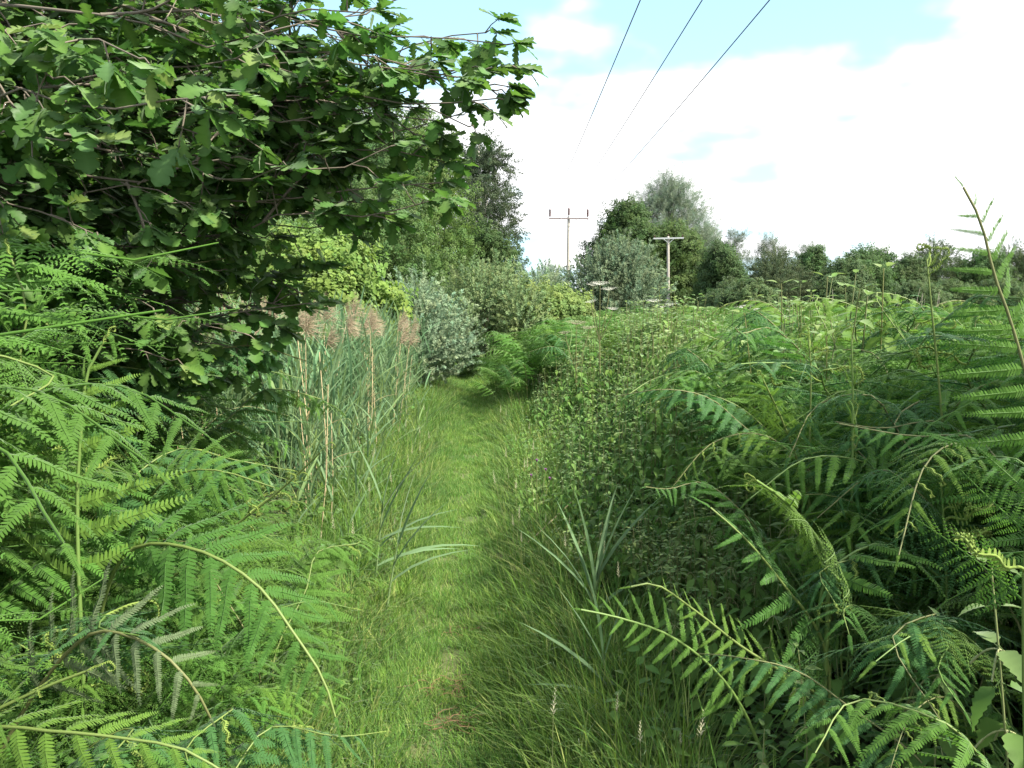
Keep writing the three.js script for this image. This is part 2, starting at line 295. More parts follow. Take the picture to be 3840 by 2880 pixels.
HF('withered grey-green bracken frond showing its pale underside on an arched stalk', [[-1.35, 0, -1.75], [-1.15, 0.55, -1.62], [-0.96, 0.84, -1.55], [-0.83, 0.96, -1.5], [-0.74, 0.98, -1.45], [-0.64, 0.96, -1.4], [-0.59, 0.9, -1.4], [-0.57, 0.83, -1.42]], { bare: 0.62, pairs: 9, len: 0.15, double: 9, droop: 0.3, fall: 0.5, mat: FERN_PALE, stem: STEM[2], bladeUp: V(0.3, 0.5, 0.8), thick: 0.007 });
HF('young yellow bracken frond with a tightly curled end', [[-1.3, 0, -1.5], [-1.16, 0.6, -1.45], [-1.01, 0.82, -1.4], [-0.89, 0.89, -1.4], [-0.79, 0.93, -1.4]], { bare: 0.7, pairs: 3, len: 0.13, young: 0.5, tip: 'coil', mat: FERN_NEW, stem: STEM[1], thick: 0.008 });
HF('low bright bracken frond lying almost level with leaflets hanging down', [[-1.3, 0, -1.5], [-1.12, 0.6, -1.42], [-0.96, 0.84, -1.35], [-0.79, 0.87, -1.3], [-0.67, 0.87, -1.28], [-0.55, 0.86, -1.26], [-0.46, 0.81, -1.25]], { bare: 0.5, pairs: 11, len: 0.17, double: 9, droop: 0.3, lift: -0.4, fall: 0.5, mat: FERN[3], stem: STEM[1], thick: 0.006, bladeUp: V(0.1, 0.8, 0.6) });
HF('pale green bracken fan held out above the reed edge', [[-1.5, 0, -2.7], [-1.3, 0.6, -2.62], [-1.21, 0.95, -2.55], [-1.05, 1.08, -2.45], [-0.91, 1.1, -2.4], [-0.73, 1.05, -2.38]], { bare: 0.56, pairs: 11, len: 0.28, double: 9, droop: 0.2, mat: FERN[1], bladeUp: V(0.1, 0.6, 0.8) });
HF('tall bracken stem with fringed yellow fronds just under the lowest oak boughs', [[-1.1, 0, -1.92], [-1.08, 0.6, -1.9], [-1.07, 1.12, -1.9], [-1.05, 1.31, -1.9], [-1.03, 1.44, -1.9], [-0.99, 1.51, -1.9]], { bare: 0.62, pairs: 8, len: 0.26, double: 9, droop: 0.5, lift: -0.1, mat: FERN[3], stem: STEM[0], young: 0.15, tip: 'coil', thick: 0.009, bladeUp: V(0, 0.5, 0.85) });
HF('thick pale bracken stalk rising into the oak leaves', [[-1.5, 0, -2.32], [-1.43, 0.9, -2.28], [-1.41, 1.45, -2.25], [-1.38, 1.6, -2.25], [-1.41, 1.74, -2.24]], { bare: 0.66, pairs: 7, len: 0.22, double: 9, lift: 0, mat: FERN[1], stem: STEM[1], young: 0.25, tip: 'coil', thick: 0.008, bladeUp: V(0.2, 0.4, 0.9) });
// across the path
HF('tall straight bracken stem with a forked crown over the dark hollow', [[0.9, 0, -2.2], [0.91, 0.44, -2.2], [0.9, 0.89, -2.2], [0.87, 0.95, -2.2], [0.78, 1.05, -2.2], [0.67, 1.13, -2.12]], { bare: 0.66, pairs: 5, len: 0.36, double: 0.3, droop: 0.3, lift: 0.05, mat: FERN[3], stem: STEM[0], tip: 'coil', young: 0.12, thick: 0.011 });
HF('bracken frond with upright leaflets and a drooping tip leaning out to the path', [[0.93, 0, -2.2], [0.91, 0.44, -2.2], [0.77, 0.58, -2.1], [0.62, 0.69, -2.05], [0.48, 0.81, -2.0], [0.36, 0.9, -1.95], [0.3, 0.9, -1.93]], { bare: 0.36, pairs: 15, len: 0.15, double: 9, droop: 0.12, lift: 0.1, fall: 0.5, mat: FERN[3], stem: STEM[1], tip: 'leaf', fall: 0.9, bladeUp: V(0.55, 0.5, 0.65) });
HF('slender bracken frond with small upright combs beside the blue-green reed', [[0.8, 0, -2.12], [0.68, 0.4, -2.05], [0.56, 0.62, -2.0], [0.41, 0.76, -1.95], [0.27, 0.83, -1.9], [0.17, 0.86, -1.88]], { bare: 0.5, pairs: 12, fall: 0.5, len: 0.13, double: 9, droop: 0.12, lift: 0.2, mat: FERN[1], stem: STEM[0], bladeUp: V(0.5, 0.5, 0.7) });
HF('bracken frond spreading flat in front of the nettle bank', [[0.92, 0, -2.22], [0.91, 0.61, -2.2], [0.76, 0.83, -2.15], [0.63, 0.98, -2.1], [0.54, 1.06, -2.1]], { bare: 0.45, pairs: 7, len: 0.3, double: 0.26, droop: 0.35, mat: FERN[0], stem: STEM[1], bladeUp: V(0.3, 0.8, 0.4) });
HF('bracken frond bending away from its tall stem over the dark hollow', [[0.95, 0, -2.25], [0.9, 0.82, -2.2], [0.96, 0.89, -2.2], [1.06, 0.93, -2.2], [1.18, 0.87, -2.2], [1.26, 0.8, -2.2]], { bare: 0.66, pairs: 7, len: 0.24, double: 9, droop: 0.35, mat: FERN[1], stem: STEM[0] });
HF('bright smooth bracken stalk standing close beside the nettle stems', [[0.93, 0, -1.32], [0.9, 0.74, -1.3], [0.88, 1.0, -1.3], [0.87, 1.2, -1.3], [0.9, 1.36, -1.32]], { bare: 0.8, pairs: 4, len: 0.3, lift: 0.15, mat: FERN[1], stem: STEM[1], thick: 0.0085, young: 0.2 });
HF('green bracken stalk with an unrolling crown deep in the shaded thicket', [[1.28, 0, -2.2], [1.26, 0.65, -2.2], [1.24, 0.93, -2.2], [1.22, 1.1, -2.2]], { bare: 0.88, pairs: 4, len: 0.36, lift: 0.25, mat: FERN[1], stem: STEM[0], tip: 'coil', young: 0.25, thick: 0.008 });
HF('tallest bracken frond standing up against the bright sky', [[1.2, 0, -1.62], [1.14, 0.8, -1.6], [1.08, 1.35, -1.6], [1.04, 1.49, -1.6], [1.0, 1.6, -1.6], [0.97, 1.67, -1.6], [0.95, 1.74, -1.6], [0.93, 1.79, -1.6], [0.9, 1.84, -1.6]], { bare: 0.72, pairs: 12, len: 0.155, double: 9, droop: 0.12, lift: 0, mat: FERN[1], stem: STEM[2], tip: 'leaf', fall: 0.6, spread: 1.4, bladeUp: V(0.15, 0.25, 0.95), thick: 0.007 });
HF('thin bracken shoot with a Y-shaped curled top in front of the far hedge', [[1.66, 0, -2.72], [1.54, 0.75, -2.68], [1.42, 1.4, -2.62], [1.37, 1.66, -2.6], [1.355, 1.76, -2.6]], { bare: 0.975, pairs: 2, len: 0.21, lift: 0.35, spread: 0.9, young: 1, tip: 'none', stem: STEM[1], thick: 0.008 });
HF('young bracken shoot with spread curled arms above the nettle tops', [[1.16, 0, -3], [1.15, 0.9, -3], [1.14, 1.4, -3], [1.13, 1.48, -3]], { bare: 0.95, pairs: 2, len: 0.26, lift: 0.3, young: 0.5, tip: 'coil', mat: FERN[3], stem: STEM[1], thick: 0.008 });
HF('knobbly upright bracken shoot with folded young fronds along its stem', [[1.2, 0, -2.65], [1.15, 0.8, -2.6], [1.13, 1.36, -2.6], [1.12, 1.5, -2.6]], { bare: 0.7, pairs: 6, len: 0.16, lift: 0.3, spread: 0.8, young: 0.7, tip: 'coil', mat: FERN[3], stem: STEM[0], thick: 0.008 });
HF('leaning bracken stalk with a half-open crown at the nettle edge', [[1.3, 0, -3], [1.14, 0.85, -2.95], [1.02, 1.15, -2.9], [0.9, 1.34, -2.8]], { bare: 0.8, pairs: 5, len: 0.26, lift: 0.1, young: 0.2, tip: 'coil', mat: FERN[3], stem: STEM[1], thick: 0.008 });

// ------------------------------------------------------------------ oak
const OAKP = [[0, 0.012], [0.06, 0.04], [0.13, 0.13, 0.02], [0.19, 0.155, 0.03], [0.25, 0.085], [0.32, 0.2, 0.03], [0.41, 0.255, 0.04], [0.47, 0.14], [0.54, 0.27, 0.03], [0.64, 0.32, 0.04], [0.69, 0.19], [0.77, 0.28, 0.02], [0.86, 0.265, 0.03], [0.9, 0.17], [0.96, 0.13], [1, 0.02]];
const oakLeaf = [[0.14, 0.16], [0.45, 0.34], [-0.14, 0.26], [0.3, -0.14], [0.6, 0.12], [0.05, 0.45]].map(([f, c], k) => { const mb = new MB(); mb.col = [1, 1, 1]; mb.tube([V(-0.12, -0.01, 0), V(0.02, 0, 0)], 0.012, 0.012, 3, false); mb.blade(V(0, 0, 0), V(1, 0, 0), UP, 1, OAKP.map(([t, w, q = 0]) => [t, w * (1 + 0.14 * Math.sin(k * 3 + t * 7)), q]), f, c, [1.5, 1.35, 1.6]); return mb.geo(true); });
const OAK = [leafMat(0.048, 0.118, 0.016, { clearcoat: 0.25, clearcoatRoughness: 0.42, vertexColors: true }), leafMat(0.066, 0.148, 0.02, { clearcoat: 0.2, clearcoatRoughness: 0.42, vertexColors: true }), leafMat(0.052, 0.125, 0.03, { clearcoat: 0.3, clearcoatRoughness: 0.4, vertexColors: true }), leafMat(0.11, 0.175, 0.036, { clearcoat: 0.25, vertexColors: true })];
const OAKBARK = plain(0.13, 0.11, 0.085, { roughness: 0.95 });
{
  const oak = thing('oak_tree', 'oak tree with low leafy boughs hanging over the bracken bank', 'tree');
  const ends = [[0.0, 2.49, -3], [-0.1, 2.64, -3.1], [-0.16, 2.27, -3], [-0.27, 2.18, -3.2], [-0.28, 1.99, -2.9], [-0.6, 2.06, -3.4], [-0.72, 1.98, -3.5], [-0.89, 1.79, -3.6], [-0.93, 1.68, -3.4], [-0.98, 1.53, -3.3], [-1.18, 1.75, -3.2], [-1.33, 1.33, -3.2], [-1.27, 1.6, -2.8], [-0.71, 2.12, -2], [-0.96, 2.24, -2.1], [-1.16, 2.07, -2.2], [-0.69, 2.51, -3], [-0.54, 2.34, -3.1], [-0.81, 2.09, -2.8], [-1.18, 1.97, -2.9], [-1.36, 1.84, -2.6], [-0.41, 2.66, -3.5], [-0.8, 2.44, -2.6], [-1.52, 1.66, -2.6], [-0.06, 2.4, -3], [-0.35, 2.32, -3.1], [-0.16, 2.58, -3.3], [-0.3, 2.08, -3.1], [-0.2, 2.42, -2.9], [-0.3, 2.5, -3.0], [-0.45, 2.2, -3.0], [-0.72, 2.24, -3.2], [-1.05, 1.9, -3.4], [-1.5, 1.95, -3.0], [-0.95, 1.6, -3.5], [-1.1, 1.42, -3.3], [-1.45, 1.5, -3.1], [-0.5, 2.6, -2.8], [-1.2, 2.35, -2.6], [-0.02, 2.58, -3.05], [-0.05, 2.36, -2.95], [-0.2, 2.34, -3.1], [-0.85, 1.62, -3.3], [-1.05, 1.5, -3.1], [-1.38, 1.22, -3.1], [-1.3, 1.4, -3.0], [-1.6, 1.55, -3.3]];
  for (let k = 0; k < 15; k++) { const d = R(2.9, 4.4), x = R(-2.6, -0.35 - 0.1 * d); ends.push([x, R(1.75, 3.0), -d]); }
  for (let k = 0; k < 13; k++) ends.push([R(-4, -1.2), R(3.2, 5.2), R(-5.5, -1.8)]);      // the boughs above the picture
  for (let k = 0; k < 16; k++) ends.push([R(-2.7, -0.25), R(2.6, 3.15), -R(2.6, 3.7)]);
  const leaves = [];
  const root = V(-5.2, 1.2, -4.4);
  const tb = new MB(); tb.tube([V(-5.3, -0.2, -4.6), V(-5.25, 1, -4.5), V(-5.15, 2.4, -4.4), V(-5.3, 4, -4.3), V(-5.1, 6, -4.4)], (t) => 0.34 - 0.2 * t + 0.12 * Math.exp(-t * 12), 0, 10); part('trunk', tb.geo(), OAKBARK, oak);
  ends.forEach((e, ei) => {
    const E = V(...e), S = V(-5.15 + R(0, 0.8), Math.min(5.4, E.y * 0.9 + R(-0.3, 0.9)), R(-5.4, -3.2));
    const mid = S.clone().lerp(E, 0.5).add(V(R(-0.2, 0.2), R(-0.3, 0.55), R(-0.5, 0.5))), q = S.clone().lerp(E, 0.8).add(V(R(-0.12, 0.12), R(-0.12, 0.24), R(-0.25, 0.25)));
    const bow = (t) => new THREE.CatmullRomCurve3([S, mid, q, E]).getPoint(t).add(V(R(-0.05, 0.05), R(-0.07, 0.07), R(-0.08, 0.08)));
    const c = new THREE.CatmullRomCurve3([S, bow(0.3), bow(0.48), bow(0.6), bow(0.7), bow(0.8), bow(0.9), E]), bb = new MB(), curves = [c, c];
    bb.tube(c.getSpacedPoints(26), (t) => 0.028 * Math.pow(1 - t, 1.7) + 0.0025, 0, 5);
    for (let f = 0; f < 4; f++) { // forks
      const t = R(0.5, 0.86), p = c.getPointAt(t), T = c.getTangentAt(t), dir = T.clone().addScaledVector(V(R(-0.6, 0.3), R(-1, 0.9), R(-1, 1)), 0.85).normalize(), L = R(0.3, 0.62) * (1.35 - t * 0.8);
      const w = [p, p.clone().addScaledVector(dir, L * 0.5).add(V(0, R(-0.04, 0.06), R(-0.05, 0.05))), p.clone().addScaledVector(dir, L).add(V(0, R(-0.1, 0.04), 0))], fc = new THREE.CatmullRomCurve3(w);
      bb.tube(fc.getSpacedPoints(6), 0.0075, 0.0025, 4, false); curves.push(fc);
    }
    const n = ei < 47 ? 36 : 24;
    for (let k = 0; k <= n; k++) {
      const cu = k === n ? c : curves[k % curves.length], onFork = cu !== c, t = k === n ? 1 : onFork ? R(0.35, 1) : 0.5 + 0.5 * Math.pow(rnd(), 0.75), p = cu.getPointAt(t), T = cu.getTangentAt(t);
      const dir = T.clone().addScaledVector(V(R(-1, 1), R(-1.1, 0.8), R(-1, 1)), k === n ? 0.25 : 1.1).normalize(), L = k === n ? 0.05 : R(0.06, 0.2) * (1.3 - 0.5 * t);
      const tip = p.clone().addScaledVector(dir, L), m = p.clone().lerp(tip, 0.5).add(V(0, R(-0.015, 0.02), 0));
      bb.tube([p, m, tip], 0.0032, 0.0018, 4, false);
      const cnt = 6 + Math.floor(R(0, 4));
      for (let q2 = 0; q2 < cnt; q2++) {
        const on = q2 < 6 ? tip : p.clone().lerp(tip, R(0.35, 0.9)), a = q2 * 2.4 + R(-0.4, 0.4), side = V(Math.cos(a), 0, Math.sin(a));
        const D = dir.clone().multiplyScalar(0.75).addScaledVector(side, 0.8).add(V(0, R(-0.45, 0.15), 0)).normalize(), N = UP.clone().add(V(R(-0.7, 0.75), 0, R(-0.55, 0.9)));
        leaves.push([on, D, N, R(0.06, 0.108), Math.floor(R(0, 6)), rnd() < 0.12 ? 3 : Math.floor(R(0, 3))]);
      }
    }
    part('branch', bb.geo(), OAKBARK, oak);
  });
  leaves.sort((a, b) => (inView(a[0].x, a[0].y, a[0].z, 0) && a[0].y < 1.6 - 0.38 * a[0].z ? 0 : 100) + a[0].length() - (inView(b[0].x, b[0].y, b[0].z, 0) && b[0].y < 1.6 - 0.38 * b[0].z ? 0 : 100) - b[0].length());
  for (const [o, D, N, s, gk, mk] of leaves.slice(0, 300)) fit(part('leaf', oakLeaf[gk], OAK[mk], oak), basis(o, D, N, s));
  const others = leaves.slice(300);
  mass('foliage', oakLeaf[0], OAK[0], others, '', '', (M, [o, D, N, s]) => M.copy(basis(o, D, N, s)), oak, 0.3);
}

// ------------------------------------------------------------------ reeds
const reedLeaf = [0.25, 0.5, 0.12].map((c) => { const mb = new MB(); mb.blade(V(0, 0, 0), V(1, 0, 0), UP, 1, [[0, 0.011], [0.12, 0.023], [0.35, 0.026], [0.6, 0.021], [0.82, 0.012], [1, 0.001]], 0.35, c); return mb.geo(); });
const plumeGeo = (() => { const mb = new MB(); for (let k = 0; k < 170; k++) { const t = rnd(), o = V(0.03 * t * t, t * 0.2, 0), L = 0.12 * (1.1 - t), a = R(-1.1, 1.1), D = V(Math.cos(a) * 0.75, R(-0.35, 0.75), Math.sin(a) * 0.75).normalize(); mb.blade(o, D, V(R(-1, 1), 0.4, R(-1, 1)), L, [[0, 0.007], [0.5, 0.013], [1, 0.003]], 0.2, 0.4); } return mb.geo(); })();
const REED = [leafMat(0.155, 0.24, 0.09, { transmission: 0.45 }), leafMat(0.135, 0.225, 0.105, { transmission: 0.45 }), leafMat(0.18, 0.255, 0.08, { transmission: 0.45 })];
const STRAW = plain(0.44, 0.36, 0.21), STRAWLEAF = leafMat(0.42, 0.33, 0.18), PLUME = leafMat(0.27, 0.22, 0.15, { transmission: 0.2 });
function reed(h, leaves, dead) {
  const g = new THREE.Group(), sb = new MB(), lean = dead ? R(-0.06, 0.06) : R(0.02, 0.12), c = new THREE.CatmullRomCurve3([V(0, -0.05, 0), V(lean * 0.3, h * 0.4, R(-0.01, 0.01)), V(lean * 0.7, h * 0.75, 0), V(lean * 1.3, h, 0)]);
  sb.tube(c.getSpacedPoints(6), 0.0036, 0.0022, 5); part('stem', sb.geo(), dead ? STRAW : REED[0], g);
  for (let k = 0; k < leaves; k++) {
    const t = 0.22 + 0.76 * k / leaves, p = c.getPointAt(t), a = (k % 2 ? 0 : Math.PI) * 0.7 + R(-0.7, 0.7), steep = R(1.4, 3.2) + t;
    const D = V(Math.cos(a), steep, Math.sin(a)).normalize();
    fit(part('leaf', pick(reedLeaf), dead ? STRAWLEAF : pick(REED), g), basis(p, D, V(-Math.cos(a), 0.4, -Math.sin(a)).addScaledVector(V(R(-1, 1), 0, R(-1, 1)), 0.6), R(0.32, 0.5) * (dead ? 0.5 : 1) * (1 - 0.25 * Math.abs(t - 0.6))));
  }
  if (dead) fit(part('seed_head', plumeGeo, PLUME, g), new THREE.Matrix4().makeScale(1.15, 1.25, 1.15).setPosition(c.getPointAt(0.99)));
  return g;
}
const reedProtos = [0, 1, 2, 3, 4, 5].map(() => reed(R(1.0, 1.15), 7 + Math.floor(R(0, 3)), false)), deadProtos = [0, 1, 2].map(() => reed(R(1.25, 1.4), Math.floor(R(1, 3)), true));
const barePole = (() => { const g = new THREE.Group(), mb = new MB(); mb.tube([V(0, -0.05, 0), V(0.02, 0.5, 0), V(0.0, 1, 0.01)], 0.0032, 0.0024, 5); part('stem', mb.geo(), STRAW, g); fit(part('leaf', reedLeaf[1], STRAWLEAF, g), basis(V(0.01, 0.55, 0), V(0.6, 0.7, 0.2), UP, 0.22)); return g; })();
function putReed(src, name, label, group, x, d, s) { const o = copyOf(src, name, label, 'reed', group); o.position.set(x, groundY(x, -d), -d); o.rotation.set(R(-0.14, 0.14), R(-0.9, 0.9), R(-0.18, 0.12)); o.scale.setScalar(s); }
for (let k = 0; k < 290; k++) {
  const d = R(4.4, 11), e = 0.52 + 0.35 * rnd(), x = pathX(d) - e - Math.pow(rnd(), 1.1) * (0.9 + 0.2 * d);
  const s = -bank(x, d), h = 0.62 + 0.55 * smooth(0.6, 1.3, s) + 0.04 * (d - 8) * smooth(0.7, 1.2, s);
  if (rnd() < 0.42 && s > 0.8) { const plumed = d > 5.5 && rnd() < 0.85; plumed ? putReed(pick(deadProtos), 'dead_reed', 'straw-coloured dead reed with a feathery brown plume in the reed bed', 'dead reeds in the reed bed', x, d, R(0.92, 1.08)) : putReed(barePole, 'dead_reed', 'bare straw-coloured reed stalk without a plume in the reed bed', 'bare dead reeds', x, d, R(0.8, 1.3)); }
  else putReed(pick(reedProtos), 'reed', `${s > 1.3 ? 'tall' : 'shorter'} blue-green reed with long upright blades ${s < 1.0 ? 'fringing the path' : d < 7 ? 'behind the bracken tips' : s < 1.7 ? 'among the straw stalks' : 'deep in the reed bed'}`, 'green reeds in the reed bed', x, d, Math.min(1.35, h * R(0.85, 1.15)));
}
{ // the rest of the bed behind
  const list = []; for (let k = 0; k < 620; k++) { const d = R(5.5, 14), x = pathX(d) - 0.95 - rnd() * (1.6 + d * 0.26); list.push([x, d, R(0.9, 1.3)]); }
  const geos = []; for (let q = 0; q < 3; q++) { const g = reed(1.1, 7, false); g.updateMatrixWorld(true); g.traverse((m) => { if (m.isMesh) geos.push(m.geometry.clone().applyMatrix4(m.matrixWorld).rotateY(q * 2).translate(R(-0.1, 0.1), 0, R(-0.1, 0.1))); }); }
  mass('reed_bed', mergeGeometries(geos), REED[1], list, 'dense blue-green reed bed behind the plumed reeds', 'reeds', (M, [x, d, h]) => stand(M, x, groundY(x, -d), -d, h, R(0, 6.28), R(-0.08, 0.08), R(-0.1, 0.05)));
}
function bladeClump(name, label, x, d, list) {
  const g = thing(name, label, 'reed'); g.position.set(x, groundY(x, -d), -d); const sb = new MB(), top = list.stem;
  sb.tube([V(0, -0.04, 0), V(top[0] * 0.5, top[1] * 0.5, top[2] * 0.5), V(...top)], 0.007, 0.004, 5); part('stem', sb.geo(), REED[0], g);
  for (const [t, a, el, len, gk] of list.leaves) fit(part('leaf', reedLeaf[gk], REED[1], g), basis(V(...top).multiplyScalar(t), V(Math.cos(a) * Math.cos(el), Math.sin(el), Math.sin(a) * Math.cos(el)), V(-Math.cos(a), 0.5, -Math.sin(a) + 0.5), len));
}
bladeClump('reed_clump', 'thick clump of blue-green reed blades in the shade beside the nettles', 0.37, 3.55, { stem: [0.02, 0.34, 0], leaves: [[0.6, 2.6, 1.2, 0.5, 0], [0.7, 3.0, 1.0, 0.48, 0], [0.8, 2.2, 1.4, 0.55, 2], [0.9, 1.0, 1.45, 0.52, 2], [1, 0.4, 1.3, 0.5, 2], [1, 0.1, 1.15, 0.48, 0], [0.9, 5.5, 1.35, 0.46, 2], [0.7, 3.4, 1.3, 0.5, 2], [0.5, 0.2, 1.0, 0.4, 1]].map((a) => a) });
bladeClump('reed', 'single leaning reed with two narrow blades at the path edge', 0.40, 2.85, { stem: [-0.06, 0.3, 0], leaves: [[0.55, 2.9, 0.9, 0.42, 0], [0.8, 2.7, 1.15, 0.4, 2], [1, 2.2, 1.4, 0.4, 2], [0.4, 3.0, 0.55, 0.3, 1], [0.9, 0.3, 1.35, 0.3, 2]] });
bladeClump('reed', 'broad bent reed blade curving over the lit edge of the grass path', -0.78, 4.3, { stem: [0.06, 0.5, 0], leaves: [[0.5, 0.2, 0.9, 0.45, 1], [0.7, 0.0, 1.2, 0.5, 2], [0.9, 0.4, 1.1, 0.48, 0], [1, 2.9, 1.3, 0.42, 2], [0.95, 0.1, 1.4, 0.42, 2], [0.3, -0.2, 0.5, 0.45, 1], [0.6, 0.3, 0.6, 0.42, 1]] });
bladeClump('reed', 'fan of reed blades arching out of the bracken to the path', -0.66, 3.9, { stem: [0.08, 0.42, 0], leaves: [[0.5, 0.1, 0.8, 0.4, 1], [0.7, 0.2, 1.1, 0.45, 0], [0.9, -0.2, 1.25, 0.45, 2], [1, 0.5, 1.4, 0.42, 2], [0.8, 0.0, 0.5, 0.4, 1]] });
{
  const mb = new MB(); mb.tube([V(-0.07, 0.02, -4.75), V(0.15, 0.14, -4.95), V(0.4, 0.3, -5.2)], 0.0055, 0.004, 6);
  const g = thing('fallen_reed_stalk', 'dry straw reed stalk lying across the edge of the grass path', 'reed'); part('stem', mb.geo(), STRAW, g);
  fit(part('seed_head', plumeGeo, PLUME, g), basis(V(-0.05, 0.035, -4.77), V(0.2, 1, 0.1), V(-1, 0, 0), 0.45));
}

// ------------------------------------------------------------------ nettles
const toothed = (n, w) => { const a = [[0, 0.05]]; for (let k = 1; k <= n; k++) { const t = k / (n + 0.4), b = w * Math.pow(Math.sin(Math.PI * Math.pow(t, 0.62)), 0.9); a.push([t - 0.35 / n, b * 0.86], [t, b * 1.08, -0.01]); } a.push([1, 0.005]); return a; };
const nettleLeaf = [0.18, 0.4].map((c) => { const mb = new MB(); mb.tube([V(-0.25, 0.03, 0), V(0, 0, 0)], 0.012, 0.012, 3, false); mb.blade(V(0, 0, 0), V(1, 0, 0), UP, 1, toothed(6, 0.24), 0.28, c); return mb.geo(); });
const catkin = (() => { const mb = new MB(); for (let s = 0; s < 4; s++) { const a = s * 1.57 + R(-0.3, 0.3); let p = V(0, 0, 0); for (let k = 0; k < 7; k++) { const q = p.clone().add(V(Math.cos(a) * 0.1, -0.02 - k * 0.025, Math.sin(a) * 0.1)); mb.tube([p, q], 0.028, 0.035 * R(0.5, 1.2), 4); p = q; } } return mb.geo(); })();
const NET = [leafMat(0.078, 0.16, 0.03), leafMat(0.092, 0.172, 0.036), leafMat(0.12, 0.19, 0.058)], NSTEM = plain(0.14, 0.17, 0.06), CATKIN = plain(0.24, 0.26, 0.12);
function nettle(h, lite) {
  const g = new THREE.Group(), sb = new MB(), c = new THREE.CatmullRomCurve3([V(0, -0.05, 0), V(R(-0.02, 0.02), h * 0.5, R(-0.02, 0.02)), V(R(-0.06, 0.06), h, R(-0.05, 0.05))]);
  sb.tube(c.getSpacedPoints(5), 0.0045, 0.002, 4); part('stem', sb.geo(), NSTEM, g);
  const nodes = lite ? 8 : 10;
  for (let k = 0; k < nodes; k++) {
    const t = 0.28 + 0.72 * k / (nodes - 1), p = c.getPointAt(t), a0 = k * 1.57 + R(-0.25, 0.25), L = (0.135 - 0.085 * Math.pow(Math.max(0, (t - 0.45) / 0.55), 1.3)) * R(0.85, 1.15);
    for (const s of [0, Math.PI]) { const a = a0 + s, tilt = t > 0.93 ? 0.5 : t > 0.84 ? R(-0.3, 0.2) : R(-1.0, -0.3); fit(part('leaf', pick(nettleLeaf), t > 0.8 ? NET[2] : NET[k % 2], g), basis(p.clone().add(V(Math.cos(a) * 0.02, 0.005, Math.sin(a) * 0.02)), V(Math.cos(a), tilt, Math.sin(a)), V(R(-0.25, 0.25), 1, R(-0.25, 0.25)), L)); }
    if (!lite && t > 0.55 && t < 0.93 && k % 2) fit(part('catkin', catkin, CATKIN, g), basis(p, V(1, 0, R(-1, 1)), UP, 0.075));
  }
  return g;
}
const netProtos = [0, 1, 2, 3].map(() => nettle(R(0.95, 1.05), false)), netFlat = [0, 1, 2, 3].map(() => nettle(R(0.95, 1.05), true));
const oneMesh = (g) => { const list = [], tintOf = new THREE.Color(); g.updateMatrixWorld(true); g.traverse((m) => { if (!m.isMesh) return; const q = m.geometry.clone().applyMatrix4(m.matrixWorld), n = q.attributes.position.count, a = new Float32Array(n * 3); tintOf.copy(m.material.color); for (let k = 0; k < n; k++) tintOf.toArray(a, k * 3); q.setAttribute('color', new THREE.BufferAttribute(a, 3)); list.push(q); }); return mergeGeometries(list); };
const NETALL = leafMat(1, 1, 1, { vertexColors: true });
const netMesh = netFlat.map(oneMesh);
const netH = (s) => 0.36 + 0.7 * smooth(0.38, 2.0, s);
const nets = [];
for (let k = 0; k < 2500; k++) { const d = R(2.7, 14), s = (d < 4.2 ? 0.55 : 0.4) + Math.pow(rnd(), 0.9) * (d < 4 ? 0.75 : 3.05), x = pathX(d) + s; if ((d < 4 && s > 1.3) || fbm(x * 1.5, 2.6, d * 1.1, 2) < -0.17 || (d < 3.9 && Math.abs(x - 0.37) < 0.2)) continue; nets.push([x, d, netH(s) * R(0.8, 1.16) * (1 + 1.0 * fbm(x * 1.3, 6.6, d * 1.3, 2))]); }
for (let k = 0; k < 90; k++) { const d = R(2, 3.6), x = R(0.75, 2.4); nets.push([x, d, R(0.4, 0.75)]); }
nets.sort((a, b) => Math.hypot(a[0], a[1]) - Math.hypot(b[0], b[1]));
const NL = (x, d, h) => `${h > 0.85 ? 'tall' : h > 0.6 ? 'middling' : 'short'} leafy nettle ${bank(x, d) < 0.85 ? 'at the grassy path edge' : d < 4 ? 'in the shade among the bracken stems' : bank(x, d) < 1.9 ? 'on the slope of the nettle bank' : 'high in the nettle bank by the bracken'}`, NG = 'nettles in the bank across the path from the reeds';
const shownNets = []; { const every = Math.max(1, Math.floor(850 / 285)); nets.forEach((n, k) => { if (k < 860 && k % every === 0 && shownNets.length < 285) shownNets.push(n), (n.used = true); }); }
shownNets.forEach(([x, d, h], k) => {
  let o;
  if (k < 130) o = copyOf(pick(netProtos), 'nettle', NL(x, d, h), 'nettle', NG);
  else { o = whole('nettle', pick(netMesh), NETALL, NL(x, d, h), 'nettle', NG); }
  o.position.set(x, groundY(x, -d) - 0.01, -d); o.rotation.set(R(-0.1, 0.1), R(0, 6.28), R(-0.12, 0.12)); o.scale.setScalar(h);
});
mass('nettle_bank', netMesh[0], NETALL, nets.filter((n) => !n.used), 'dense mass of nettles filling the bank behind the single stems', 'nettles', (M, [x, d, h]) => stand(M, x, groundY(x, -d) - 0.01, -d, h, R(0, 6.28), R(-0.12, 0.12), R(-0.12, 0.12)), null, 0.25);
function heroNettle(label, x, d, h) { const g = nettle(1, false); g.name = numbered('nettle'); tag(g, label, 'nettle'); scene.add(g); g.position.set(x, groundY(x, -d), -d); g.scale.setScalar(h); }
heroNettle('tall nettle with hanging flower strings in the dark hollow', 1.0, 1.75, 0.78);
heroNettle('nettle with broad toothed leaves against the bright bracken stalk', 1.0, 1.5, 0.98);
heroNettle('small pale-topped nettle at the foot of the shaded bracken', 0.62, 1.85, 0.52);
heroNettle('nettle leaning out of the dark hollow under the forked bracken', 0.78, 2.0, 0.62);

